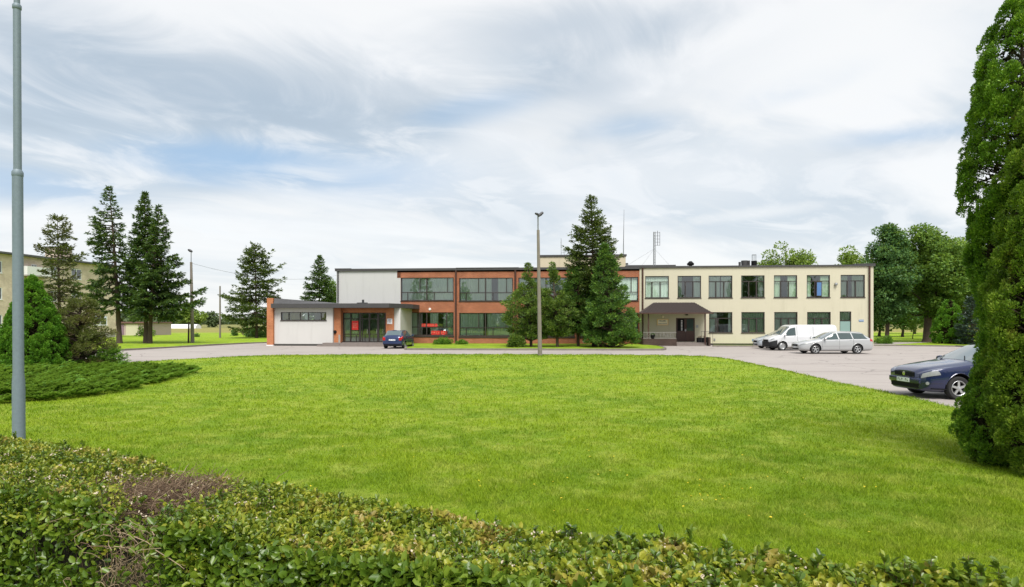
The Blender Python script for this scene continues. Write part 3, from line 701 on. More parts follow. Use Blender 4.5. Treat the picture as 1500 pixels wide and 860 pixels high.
# rooftop storey behind
mb = MB(); pA, pB = fs(790.5, -6), fs(916.5, -6); pz = fz(850, 374, -6)
mb.box(pA, pB, 6, 11.5, ZR-.1, pz-.12); mb.build('rooftop_storey', M['penthouse'], bb)
mb = MB(); mb.box(pA-.06, pB+.1, 5.9, 11.6, pz-.12, pz+.06); mb.box(pB+.002, pB+.25, 5.95, 6.4, pz-1.0, pz-.85); mb.build('rooftop_coping', M['roof'], bb)
MB().box(fs(917, -5), fs(990, -5), 5, 9, ZR, fz(950, 388.2, -5)).build('roof_edge', M['roof'], bb)
# ---- annex
D = 5.0; aL, aR = fs(402, D), fs(487.4, D)
zf0, zf1 = fz(450, 451, D+.6), fz(450, 444.6, D+.6)
hs_ = (fs(411.3, D), fs(478, D), fz(445, 469.3, D), fz(445, 457.2, D))
mb = MB(); wall(mb, aL, aR, .18, zf0+.2, -D, [hs_]); mb.quad((aR, -D, .18), (aR, -D+1.2, .18), (aR, -D+1.2, zf0+.2), (aR, -D, zf0+.2)); mb.build('annex_wall', M['white'], bb)
window(bb, *hs_, -D, [(.17, 0, 1, .05), (.42, 0, 1, .05), (.6, 0, 1, .05), (.88, 0, 1, .05)], [], .05, curtains=[(.02, .45, 'curtain_gold'), (.5, .6, 'curtain'), (.88, .98, 'curtain_gold')])
mb = MB(); mb.box(aL-.02, aR, -D-.03, -D+.3, -.05, .177); mb.build('annex_plinth', M['plinth'], bb)
MB().box(fs(392.8, D), aL-.005, -D-.25, -D+6, .1, fz(397, 436.8, D)).build('brick_pier', M['brick_orange'], bb)
MB().box(fs(392.8, D)-.03, aL-.0, -D-.28, -D+.4, -.05, .099).build('pier_foot', M['sign_white'], bb)
MB().quad((aL, -D+9, 0), (aL, -D+9, zf0), (sA, 4, zf0), (sA, 4, 0)).build('annex_back_wall', M['interior'], bb)
# canopy fascia, sloping felt roof rising to the left
c0, c1, c2 = fs(396.7, D+.6), fs(570, D+.6), fs(605, 2.6)
mb = MB()
poly = [(c0, -D-.6), (c1, -D-.6), (fs(590, 4.0), -4.0), (c2, -2.6), (c2+.0, 0), (sA, 0), (sA, 4), (c0, 6)]
mb.prism(poly, zf0, zf1); mb.build('canopy_fascia', M['roof'], bb)
mb = MB(); zt = fz(398, 437, D)
mb.add([(c0+.1, -D-.3, zf1), (fs(498, D), -D-.3, zf1), (fs(498, D), -D+3, zf1+.02), (c0+.1, -D-.1, zt), (sA, -D+2, zf1+.22), (c0+.1, 5, zt), (sA, 4, zf1+.2)],
       [(0, 1, 4, 3), (3, 4, 6, 5), (1, 2, 4), (0, 3, 5)]); mb.build('felt_roof', M['roof_felt'], bb)
# glazed entrance
E_ = 4.2; eL, eR = fs(502, E_), fs(566.4, E_); ez0 = .32; ez1 = fz(534, 458, E_)
MB().box(aR+.002, eL, -E_-.5, -E_+.5, -.05, zf0-.002).build('brick_pier', M['brick_orange'], bb)
MB().box(eR, fs(577.8, E_), -E_-.25, -E_+1.0, -.05, zf0-.002).build('brick_pier', M['brick_orange'], bb)
MB().box(fs(577.8, E_)+.003, fs(588.2, E_-.3), -E_-.1, -.003, -.05, zf0-.002).build('white_pier', M['white'], bb)
MB().box(eL, eR, -E_, -E_+.3, ez1, zf0-.002).build('lintel', M['brick_orange'], bb)
vb = [(.17, 0, 1, .07), (.39, 0, 1, .15), (.44, 0, 1, .05), (.60, 0, 1, .12), (.62, .8, 1, .07), (.80, 0, 1, .20), (.30, 0, .24, .05), (.96, 0, 1, .12), (.7, 0, .24, .03), (.5, 0, .24, .03)]
hb = [(.79, 0, 1, .08), (.27, 0, .4, .07), (.18, 0, .4, .04), (.27, .44, .96, .05)]
en = window(bb, eL, eR, ez0, ez1, -E_, vb, hb, .08, curtains=[(.02, .16, 'curtain_green'), (.19, .33, 'curtain_green')], rec=.12, sill=False)
MB().quad((eL, -.6, 0), (eR, -.6, 0), (eR, -.6, 3.4), (eL, -.6, 3.4)).build('lobby_wall', M['curtain_green'], bb)
for px in (538, 552, 561): s = fs(px, E_); MB().box(s-.02, s+.02, -E_-.02, -E_+.04, 1.1, 1.5).build('door_handle', M['chrome'], bb)
po = MB().box(fs(515.3, E_), fs(524.8, E_), -E_+.01, -E_+.04, fz(520, 483.3, E_), fz(520, 470, E_)).build('poster', M['red'], bb)
marks(po, 'poster_lettering', fs(516.6, E_), fs(523.8, E_), fz(520, 481, E_), fz(520, 473, E_), -E_+.008, 3, M['red_pale'], 3)
po = MB().box(fs(568.3, E_), fs(575.8, E_), -E_-.29, -E_-.255, fz(572, 474.6, E_), fz(572, 466.8, E_)).build('notice_board', M['sign_white'], bb)
marks(po, 'notice_lettering', fs(569, E_), fs(575, E_), fz(572, 473.6, E_), fz(572, 467.6, E_), -E_-.292, 4, M['sign_text'], 8)
MB().lathe([(.001, -.12), (.13, -.12), (.16, 0)], 'y', (fs(493.7, E_), -E_-.5, fz(493.7, 486.2, E_))).build('wall_bell', M['black'], bb, smooth=True)
MB().box(fs(499, E_), fs(501.5, E_), -E_-.56, -E_-.51, .3, 1.0).build('notice_panel', M['concrete'], bb)
mb = MB(); mb.box(fs(478, D), fs(588, 4), -D-.9, -E_, -.02, .30); mb.box(fs(478, D)-.35, fs(588, 4)-.4, -D-1.25, -D-.9, -.02, .15); mb.build('entrance_step', M['steps'], bb)
MB().tube([(fs(495.5, D+1), -D-1.0, .05), (fs(499.5, D+1), -D-.6, .42)], .03).build('boot_rail', M['black'], bb)
mb = MB(); mb.box(fs(521.5, D), fs(536.8, D), -D+.2, -D+.35, zf1, zf1+.10); mb.cyl(fs(529.7, D), -D+.4, zf1+.1, zf1+.36, .10); mb.build('roof_lettering_frame', M['dark_metal'], bb)

# ---- cream wing
cb = empty('cream_office_wing', 'cream plastered two storey wing with square windows and brown tiled porch', 'building', (0, Y0, 0), TH)
q0, q1 = sB+.003, fs(1279.5); ZC = 7.36
WU = [(945.1, 979.8), (992.6, 1027), (1038, 1072.8), (1085.7, 1120), (1133.7, 1167.7), (1181.8, 1215.8), (1231.4, 1267)]
WL = [(1038.6, 1072.8), (1086, 1120.2), (1134.2, 1168.3), (1182.3, 1216.9)]
zu = (4.40, 6.44); zl = (1.15, 3.06)
hol = [(fs(a), fs(b), *zu) for a, b in WU]+[(fs(a), fs(b), *zl) for a, b in WL]
nd = (fs(1230), fs(1247), .35, 3.10); dr = (fs(990.2), fs(1017.8), .32, 2.52); hol += [nd, dr]
mb = MB(); wall(mb, q0, q1, .16, ZC-.15, .0, hol); mb.quad((q1, 0, .16), (q1, 12, .16), (q1, 12, ZC-.15), (q1, 0, ZC-.15)); mb.quad((q0, 12, 0), (q0, 12, ZC-.1), (q1, 12, ZC-.1), (q1, 12, 0))
mb.build('plaster_wall', M['cream'], cb)
MB().box(q0, q1-.05, .06, .3, -.05, .158).build('plinth', M['plinth'], cb)
mb = MB(); mb.box(q0, q1+.12, -.12, 12.1, ZC-.15, ZC); mb.box(fs(1255), q1+.13, -.13, 5, ZC+.002, ZC+.09); mb.build('roof', M['roof'], cb)
mb = MB(); mb.box(q0+.1, q1-.1, .15, 11.9, 3.4, 3.7); mb.box(q0+.1, q1-.1, 4.2, 4.35, .2, 7.1)
for px in (985, 1032, 1079, 1127, 1174, 1224): mb.box(fs(px)-.05, fs(px)+.05, .3, 11.8, .2, 7.1)
mb.build('inner_walls', M['interior'], cb)
CU = [[(.02, .98)], [(.02, .2, 'curtain_green'), (.68, .98)], [(.02, .5), (.55, .98)], [(.02, .1, 'curtain_green'), (.75, .98, 'curtain_green')], [(.02, .3, 'curtain_green'), (.62, .98, 'curtain_green')],
      [(.02, .2, 'curtain_green'), (.62, .98, 'curtain_green')], [(.02, .32, 'curtain_green'), (.5, .98, 'curtain_green')]]
VB = [((.29, .0, .74), (.64, 0, .74)), ((.33, 0, .74), (.66, 0, .74)), ((.31, 0, .74), (.65, 0, .74)), ((.33, 0, .74), (.66, 0, .74)), ((.3, 0, .74), (.64, 0, .74)), ((.36, 0, .74), (.64, 0, .74)), ((.29, 0, .74), (.62, 0, .74))]
for (a, b), cu, v in zip(WU, CU, VB): wu = window(cb, fs(a), fs(b), *zu, 0, [(f, p, q, .09) for f, p, q in v], [(.73, 0, 1, .07)], curtains=cu)
# the tilted open sash, its blue sky reflection painted into the pane colour
s0, s1 = fs(1195.5), fs(1203.5)
sash = MB(); sash.box(s0, s1, -.05, -.01, 4.5, 5.82); so_ = sash.build('window_sash', M['frame'], cb); so_.rotation_euler = (0, 0, 0)
MB().quad((s0+.05, -.054, 4.56), (s1-.05, -.054, 4.56), (s1-.05, -.075, 5.76), (s0+.05, -.075, 5.76)).build('pane', simple('sky_reflection_paint', (.10, .20, .42), .05, coat=1, var=.05), so_)
CL = [[(.02, .36), (.85, .98)], [(.02, .98, 'curtain_green')], [(.02, .98)], [(.02, .98, 'curtain_green')]]
VL = [((.3,), (.38,)), ((.33,), (.66,)), ((.31,), (.63,)), ((.33,), (.64,))]
for (a, b), cu, v in zip(WL, CL, VL): window(cb, fs(a), fs(b), *zl, 0, [(f[0], 0, .72, .09) for f in v], [(.70, 0, 1, .07)], curtains=cu)
window(cb, *nd, 0, [], [(.70, 0, 1, .06)], curtains=[(.02, .98, 'curtain_green')], sill=False)
MB().box(nd[0]+.05, nd[1]-.05, .075, .09, .4, 2.2).build('frosted_panel', M['frosted'], cb)
# double door
mb = MB(); mb.box(dr[0], dr[1], .05, .10, dr[2], dr[3])
dd = mb.build('door', M['brown'], cb); wd = dr[1]-dr[0]
mb = MB()
for f0, f1 in ((.04, .49), (.51, .96)): mb.box(dr[0]+wd*f0, dr[0]+wd*f1, .03, .048, dr[2]+.05, dr[2]+.98); mb.box(dr[0]+wd*f0, dr[0]+wd*f0+.06, .03, .048, dr[2]+.98, dr[3]-.05); mb.box(dr[0]+wd*f1-.06, dr[0]+wd*f1, .03, .048, dr[2]+.98, dr[3]-.05)
mb.build('door_leaf', M['brown'], dd)
MB().box(dr[0]+wd*.58, dr[0]+wd*.93, .028, .044, dr[2]+1.0, dr[3]-.1).build('door_glass', M['car_glass'], dd)
MB().box(dr[0]+wd*.08, dr[0]+wd*.44, .028, .044, dr[2]+1.0, dr[3]-.1).build('door_glass', M['black'], dd)
mb = MB(); rz = random.Random(2)
for k in range(7):
    zz = dr[2]+1.05+k*.14; mb.box(dr[0]+wd*.27, dr[0]+wd*.27+.13, .018, .026, zz, zz+.09)
mb.build('door_lettering', M['sign_white'], dd)
MB().box(dr[0]+wd*.5-.05, dr[0]+wd*.5+.08, -.02, .03, dr[2]+.95, dr[2]+1.15).build('door_handle', M['metal'], dd)
for px in (941.3, 1273): MB().tube([(fs(px), -.12, .02), (fs(px), -.12, ZC-.15)], .075, 8).build('downpipe', M['brown'], cb)
# porch
PD = 2.6; pl, pr = fs(938.9, PD), fs(1044.2, PD); ze = fz(990, 458.4, PD); zr = fz(990, 443.4, .3); rl, rr_ = fs(957.3, .3), fs(1016.6, .3)
mb = MB(); mb.add([(pl, -PD, ze), (pr, -PD, ze), (pr, -.003, ze), (pl, -.003, ze), (rl, -.5, zr), (rr_, -.5, zr), (rl, -.003, zr), (rr_, -.003, zr)], [(0, 1, 5, 4), (4, 5, 7, 6), (1, 2, 7, 5), (0, 4, 6, 3)])
po = mb.build('porch_roof', M['tiles'], cb)
mb = MB()
for i in range(13):       # tile courses and ribs stand proud
    t = i/13; z = ze+(zr-ze)*t; y = -PD+(PD-.5)*t; a = pl+(rl-pl)*t; b = pr+(rr_-pr)*t; mb.box(a+.03, b-.03, y-.02, y+.06, z+.01, z+.045)
n = 46
for i in range(n):
    f = (i+.5)/n; a = Vector((pl+(pr-pl)*f, -PD, ze+.02)); 
    xx = a.x; t1 = min(1, (xx-pl)/(rl-pl) if xx < rl else 1, (pr-xx)/(pr-rr_) if xx > rr_ else 1)
    mb.tube([(xx, -PD, ze+.03), (xx, -PD+(PD-.5)*t1, ze+.03+(zr-ze)*t1)], .02, 4, cap=False)
mb.build('roof_tiles', M['tiles'], po)
mb = MB(); mb.box(pl-.04, pr+.04, -PD-.08, -PD+.02, ze-.08, ze+.02); mb.build('porch_gutter', M['brown'], cb)
MB().box(pl+.05, pr-.05, -PD+.1, -.003, ze-.06, ze-.02).build('porch_ceiling', M['cream'], cb)  # soffit split off and made cream to bounce more light under the porch
for px in (949.9, 1032.9): s = fs(px, PD-.3); MB().box(s-.05, s+.05, -PD+.25, -PD+.35, .0, ze-.06).build('porch_post', M['brown'], cb)
w0, w1 = fs(942.6, PD), fs(991.4, PD)
MB().box(w0, w1, -PD+.05, -PD+.25, -.02, fz(965, 496.4, PD)).build('porch_wall', M['brick_dark'], cb)
MB().box(w0-.05, w0+.25, -PD+.26, -.003, -.02, fz(965, 496.4, PD)).build('porch_wall', M['brick_dark'], cb)
MB().box(w0+.251, fs(1038, PD), -PD+.7, -.003, -.02, .30).build('porch_floor', M['steps'], cb)
mb = MB(); s0, s1 = w1+.01, fs(1034, PD); mb.box(s0, s1, -PD-.1, -PD+.3, -.02, .11); mb.box(s0, s1, -PD+.3, -PD+.699, -.02, .21); mb.build('porch_steps', M['steps'], cb)
zt = fz(965, 496.4, PD)
mb = MB(); mb.box(w0, w1, -PD+.13, -PD+.16, zt+.56, zt+.59); mb.box(w0, w1, -PD+.13, -PD+.16, zt+.03, zt+.06); rz = random.Random(6); s = w0+.05
while s < w1-.1:
    kind = rz.choice('IKOS'); wd_ = .22
    mb.tube([(s, -PD+.145, zt), (s, -PD+.145, zt+.6)], .014, 4)
    if kind == 'O': mb.tube([(s+.11+.07*math.cos(a), -PD+.145, zt+.3+.2*math.sin(a)) for a in np.linspace(0, 2*PI, 9)], .014, 4)
    elif kind == 'S': mb.tube([(s+.11+.07*math.sin(a*2), -PD+.145, zt+.08+.45*a/PI) for a in np.linspace(0, PI, 9)], .014, 4)
    elif kind == 'K': mb.tube([(s+.18, -PD+.145, zt+.55), (s+.03, -PD+.145, zt+.3), (s+.18, -PD+.145, zt+.06)], .014, 4)
    s += wd_+.07
mb.build('porch_railing', simple('rail_paint', (.30, .29, .27), .5), cb)
mb = MB(); s0 = fs(1028, PD)
for k in range(5): mb.tube([(s0+k*.25, -PD+.2, .3), (s0+k*.25, -PD+.2, 1.3)], .014, 4)
mb.tube([(s0, -PD+.2, 1.3), (s0+1.0, -PD+.2, 1.3)], .016, 4); mb.build('stair_railing', M['dark_metal'], cb)
MB().box(fs(1038, PD)+.01, fs(1041, PD), -PD+.0, -PD+1.0, -.02, .78).build('stair_cheek', M['brick_dark'], cb)
sg = MB().box(fs(962.3), fs(978.8), -.05, -.003, fz(970, 476.4), fz(970, 467.3)).build('name_board', M['ochre'], cb)
s0, s1 = fs(963.2), fs(977.9); z0, z1 = fz(970, 475.6), fz(970, 468.1)
MB().box(s0, s1, -.055, -.0505, z0, z1).build('board_face', M['cream_sign'], sg)
marks(sg, 'board_lettering', s0+.12, s1-.1, z0+.27, z1-.06, -.0555, 1, M['brown'], 12, .8, .25, 1); marks(sg, 'board_lettering', s0+.06, s1-.06, z0+.03, z0+.16, -.0555, 1, M['brown'], 13, .6, .4, 1)
MB().lathe([(.001, -.12), (.1, -.1), (.12, 0)], 'y', (fs(971), 0, fz(971, 464))).build('wall_lamp', M['cream_sign'], cb, smooth=True)
MB().box(fs(1004), fs(1007.5), -.2, -.003, fz(1005, 462), fz(1005, 460.6)).build('door_lamp', M['black'], cb)
sg = MB().box(fs(1019.4), fs(1022.8), -.04, -.003, fz(1021, 480), fz(1021, 476.3)).build('door_plate', M['metal'], cb)
MB().lathe([(.001, -.25), (.12, -.22), (.14, -.1), (.08, 0)], 'y', (fs(1223.8), 0, fz(1223.8, 416.4))).build('wall_lamp', M['metal'], cb, smooth=True)
sg = MB().box(fs(1258), fs(1265), -.03, -.003, fz(1261, 471.1), fz(1261, 468.4)).build('street_plate', M['sign_blue'], cb)
marks(sg, 'plate_lettering', fs(1258.5), fs(1264.8), fz(1261, 470.8), fz(1261, 468.7), -.033, 1, M['sign_white'], 4, .55, .4, 1)
MB().box(fs(1101.8), fs(1104.6), -.03, -.003, fz(1103, 500), fz(1103, 496.8)).build('number_plate', M['sign_blue'], cb)
MB().box(fs(1045.5), fs(1047.5), -.06, -.003, fz(1046, 499), fz(1046, 496)).build('meter_box', M['metal'], cb)
# roof furniture
mb = MB(); s = fs(1011.5, -1.5); mb.cyl(s, 1.5, ZC, ZC+.35, .16); mb.lathe([(.30, ZC+.2), (.34, ZC+.35), (.12, ZC+.58), (.001, ZC+.6)], 'z', (s, 1.5, 0)); mb.build('roof_vent', M['black'], cb)
for px, w_, h_ in ((1083.5, .10, .42), (1090.5, .28, .55), (1097, .10, .55)): s = fs(px, -2); MB().cyl(s, 2, ZC, ZC+h_+.1, w_, w_*1.1).build('roof_vent', M['roof'], cb)
s = fs(1104.6, -2); ch = MB().cyl(s, 2, ZC, ZC+.62, .26).build('chimney', M['black'], cb)
mb = MB()
for k in range(6): mb.tube([(s+.2*math.cos(k), 2+.2*math.sin(k), ZC+.62), (s+.2*math.cos(k), 2+.2*math.sin(k), ZC+1.2)], .014, 4)
mb.lathe([(.2, ZC+1.17), (.2, ZC+1.21)], 'z', (s, 2, 0)); mb.build('chimney_guard', M['metal'], ch)

# grass strip and plinth planting before the cream wing
v = [Vector((fs(p, d)*cT+d*sT, Y0+fs(p, d)*sT-d*cT, 0)) for p, d in ((1045, .1), (1278, .1), (1278, 1.0), (1045, 1.0))]
sheet('grass_verge', [(p.x, p.y) for p in v], .03, M['turf'])

# ---- masts on the roofs
def fpt(px, d, z): s = fs(px, d); return Vector((s*cT+d*sT, Y0+s*sT-d*cT, z))
p = fpt(913.3, -8, 0); zt_ = zat(308, p.y)
o = empty('whip_antenna', 'thin tall whip aerial on the rooftop storey behind the dark spruce', 'antenna', (p.x, p.y, pz+.06))
MB().tube([(0, 0, 0), (0, 0, 1.2)], .05).build('mount', M['metal'], o); MB().tube([(0, 0, 1.2), (.06, 0, zt_-pz)], [.035, .012]).build('rod', M['dark_metal'], o)
p = fpt(822, -7.5, 0); zt_ = zat(350, p.y)
o = empty('roof_aerial', 'small television aerial with side arm left on the rooftop storey', 'antenna', (p.x, p.y, pz+.06))
MB().tube([(0, 0, 0), (0, 0, zt_-pz)], .022).build('mast', M['metal'], o)
mb = MB(); 
for k in range(4): mb.box(-.10, .10, -.01, .01, zt_-pz-.3-.16*k, zt_-pz-.28-.16*k)
mb.tube([(0, 0, .35), (.22, 0, .5), (.42, 0, .12)], .018, 4); mb.build('dipole', M['metal'], o)
p = fpt(958.6, -5, 0); zt_ = zat(339.5, p.y); zb_ = ZR+.2
o = empty('antenna_mast', 'guyed steel mast with stacked dipole antenna above the red brick wall end', 'antenna', (p.x, p.y, zb_))
L_ = zt_-zb_; mb = MB()
for dx, dy in ((-.09, 0), (.09, 0), (0, .14)): mb.tube([(dx, dy, 0), (dx, dy, L_)], .03, 5)
for k in range(14): z = L_*k/14; mb.tube([(-.09, 0, z), (.09, 0, z+L_/14)], .012, 4); mb.tube([(.09, 0, z), (0, .14, z+L_/14)], .012, 4)
mb.build('lattice_mast', M['metal'], o)
mb = MB(); mb.tube([(.32, 0, L_-1.4), (.32, 0, L_+.1)], .025, 5); mb.tube([(.55, 0, L_-1.4), (.55, 0, L_-.02)], .022, 5)
for k in range(5): mb.tube([(0, 0, L_-.1-.32*k), (.55, 0, L_-.1-.32*k)], .014, 4)
mb.build('dipole', M['dark_metal'], o)
mb = MB()
for (dx, dy) in ((-3.4, 0), (-1.2, 2.5), (1.9, 0)): mb.tube([(0, 0, L_*.55), (dx, dy, 0)], .008, 3)
mb.build('guy_wire', M['dark_metal'], o)

# ------------------------------------------------------------------ apartment block at the left
A0 = Vector((-62.2, 62.5, 0)); dv = Vector((-59+60.8, 85.7-72.9, 0)).normalized(); rzA = math.atan2(dv.y, dv.x)
ab = empty('apartment_block', 'weathered three storey pale brick apartment block with white windows behind the left spruces', 'building', A0, rzA)
def As(px):
    a = (px-CX)/F; # A0+s*dv = r*(a,1)
    return (a*A0.y-A0.x)/(dv.x-a*dv.y)
eA = As(169.5); ZA = 10.3
colsA = [(-9, -6.5), (-2.5, -.6), (2.4, 4.3), (7.2, 9.1), (As(0)-1.4, As(3.5)), (As(46), As(54)), (As(73), As(84)), (As(104.5), As(119.6)), ]
hol = []; lv = [(1.55, 3.05), (4.85, 6.3), (8.0, 9.45)]
for (a, b) in colsA:
    for (z0, z1) in lv: hol.append((a, b, z0, z1))
hol.append((As(137.5), As(157.5), 1.75, 3.15))
mb = MB(); wall(mb, -14, eA, .75, ZA, 0, hol); mb.quad((eA, 0, .0), (eA, 12, 0), (eA, 12, ZA), (eA, 0, ZA)); mb.build('wall', M['brick_pale'], ab)
MB().box(-14, eA-.01, .05, .3, -.05, .748).build('plinth', M['concrete'], ab)
MB().box(-14, eA-.1, .8, 12, .0, ZA-.3).build('inner_walls', M['interior'], ab)
for (a, b, z0, z1) in hol: window(ab, a, b, z0, z1, 0, [(.5, 0, 1, .1)], [], .09, fm='frame_white', curtains=[], rec=.08)
for z_ in (1.5, 4.75, 8.0):
    s0, s1 = As(28), As(63)
    bo = MB().box(s0, s1, -1.15, -1.09, z_, z_+1.05).box(s0, s0+.06, -1.089, -.003, z_, z_+1.05).box(s1-.06, s1, -1.089, -.003, z_, z_+1.05).build('balcony', M['sign_white'], ab)
    MB().box(s0-.05, s1+.05, -1.2, -.003, z_-.16, z_-.003).build('balcony_slab', M['concrete'], bo)
mb = MB(); mb.box(-14.5, eA+.4, -.7, 12.6, ZA, ZA+.22); mb.build('roof', M['roof_felt'], ab)
mb = MB(); mb.add([(-14.5, -.7, ZA+.22), (eA+.4, -.7, ZA+.22), (eA+.4, 6, ZA+1.0), (-14.5, 6, ZA+1.0), (eA+.4, 12.6, ZA+.22), (-14.5, 12.6, ZA+.22)], [(0, 1, 2, 3), (3, 2, 4, 5), (1, 4, 2), (0, 3, 5)]); mb.build('roof_slope', M['tiles'], ab)
for px in (110,): s = As(px); MB().box(s-1.2, s+1.6, 2, 3.4, ZA+.3, ZA+1.9).build('chimney', M['brick_pale'], ab); MB().box(s-1.4, s+1.8, 1.8, 3.6, ZA+1.9, ZA+2.05).build('chimney_cap', M['roof'], ab)
# ------------------------------------------------------------------ low garage shed far behind the spruces
Ys = 104
o = empty('garage_shed', 'low pink and cream garage shed far behind the spruce trunks', 'shed', (at(170, Ys), Ys, 0))
w_ = at(222, Ys)-at(170, Ys); mb = MB(); mb.box(0, w_, 0, 6, -.1, 2.05); mb.build('wall', M['pink'], o)
MB().box(-.2, w_+.2, -.3, 6.2, 2.05, 2.3).build('roof', simple('rust_roof', (.16, .085, .075), .8, var=.3), o)
MB().box(w_*.28, w_*.62, -.05, -.003, 0, 1.95).build('garage_door', M['cream'], o); MB().box(w_*.04, w_*.22, -.05, -.003, 0, 1.95).build('garage_door', simple('mauve', (.22, .14, .19), .7), o)

# ------------------------------------------------------------------ poles
def post(name, label, px, py, ytop, r0, r1, mat, split=None, group=None, cat='pole'):
    X, Y, _ = gp(px, py); o = empty(name, label, cat, (X, Y, 0), 0, group); zt = zat(ytop, Y); return o, Y, zt
o, Y, zt = post('street_lamp', 'tall concrete lamp post with two small heads at the far edge of the lawn', 791, 521.3, 315, 0, 0, None, cat='street lamp')
zs_ = zat(337, Y); lx = at(788, Y)-at(791, Y)
MB().tube([(0, 0, 0), (lx*.9, 0, zs_)], [.135, .085], 8).build('post', M['pole_concrete'], o, smooth=False)
mb = MB(); mb.tube([(lx*.9, 0, zs_-.3), (lx, 0, zt)], .045, 8); mb.tube([(lx, 0, zt-.15), (lx+.2, -.15, zt+.02)], .025, 6); mb.build('bracket', M['metal'], o)
for dx, sc_, ry in ((.17, 1.0, -.7), (-.05, .8, .3)):
    mb = MB(); mb.lathe([(.001, -.22*sc_), (.07*sc_, -.18*sc_), (.10*sc_, 0), (.075*sc_, .18*sc_), (.001, .22*sc_)], 'x', (0, 0, 0), 12)
    lo = mb.build('lamp_head', M['dark_metal'], o, smooth=True); lo.location = (lx+dx, -.12, zt+.03); lo.rotation_euler = (0, ry, .4)
o, Y, zt = post('street_lamp', 'weathered grey lamp post right of the three spruces beside the road', 282, 502.3, 368, 0, 0, None, cat='street lamp')
zs_ = zat(384, Y); lx = at(280, Y)-at(282, Y)
MB().tube([(0, 0, 0), (lx, 0, zs_)], [.20, .12], 8).build('post', M['pole_concrete'], o)
mb = MB(); mb.tube([(-.42, 0, 0), (-.38, 0, 2.2)], [.1, .08], 6); mb.build('stub', M['bark'], o)
MB().tube([(lx, 0, zs_-.3), (lx, 0, zt)], .045, 6).build('bracket', M['metal'], o)
mb = MB(); mb.lathe([(.001, -.3), (.10, -.2), (.14, 0), (.1, .2), (.001, .3)], 'x'); lo = mb.build('lamp_head', M['dark_metal'], o, smooth=True); lo.location = (lx-.1, 0, zt+.05); lo.rotation_euler = (0, .5, 0)
LP = Vector((at(280, Y), Y, zs_-.1))
o, Y, zt = post('utility_pole', 'slim dark pole on the far grass between two spruces', 322.3, 495, 419, 0, 0, None)
MB().tube([(0, 0, 0), (0, 0, zt)], [.14, .10], 8).build('post', M['pole_concrete'], o); MB().box(-.35, 0, -.05, .05, zt-1.3, zt-1.15).build('bracket', M['metal'], o)
# wire sagging away to the right
P1 = Vector((at(500, 92), 92, zat(404, 92)+.2)); n = 24; mb = MB()
mb.tube([tuple(LP.lerp(P1, k/n)-Vector((0, 0, 1.15*4*(k/n)*(1-k/n)))) for k in range(n+1)], .014, 3)
tag(mb.build('overhead_wire', M['dark_metal']), 'thin overhead wire running from the roadside lamp post past the spruces', 'cable')
# galvanised post in the near left
Yp = 7.0; o = empty('steel_post', 'tall galvanised steel post rising out of the near hedge', 'pole', (at(28, Yp), Yp, 0))
z1_, z2_ = zat(255, Yp), zat(8, Yp); xb = at(24.8, Yp)-at(28, Yp)
MB().tube([(0, 0, 0), (xb*.25, 0, zat(560, Yp)), (xb*.32, 0, zat(545, Yp)), (xb*.7, 0, z1_)], [.0625, .0615, .053, .052], 24).build('lower_tube', M['galv'], o, smooth=True)
MB().lathe([(.052, -.03), (.056, -.02), (.056, .02), (.040, .05)], 'z', (xb*.7, 0, z1_), 24).build('collar', M['galv'], o, smooth=True)
MB().tube([(xb*.7, 0, z1_+.03), (xb, 0, z2_)], [.0395, .037], 24).build('upper_tube', M['galv'], o, smooth=True)
MB().lathe([(.036, -.05), (.044, -.04), (.044, .0), (.030, .02)], 'z', (xb, 0, z2_), 24).build('collar', M['galv'], o, smooth=True)
MB().tube([(xb, 0, z2_), (xb*1.1, 0, z2_+1.2)], .030, 16).build('upper_tube', M['galv'], o, smooth=True)
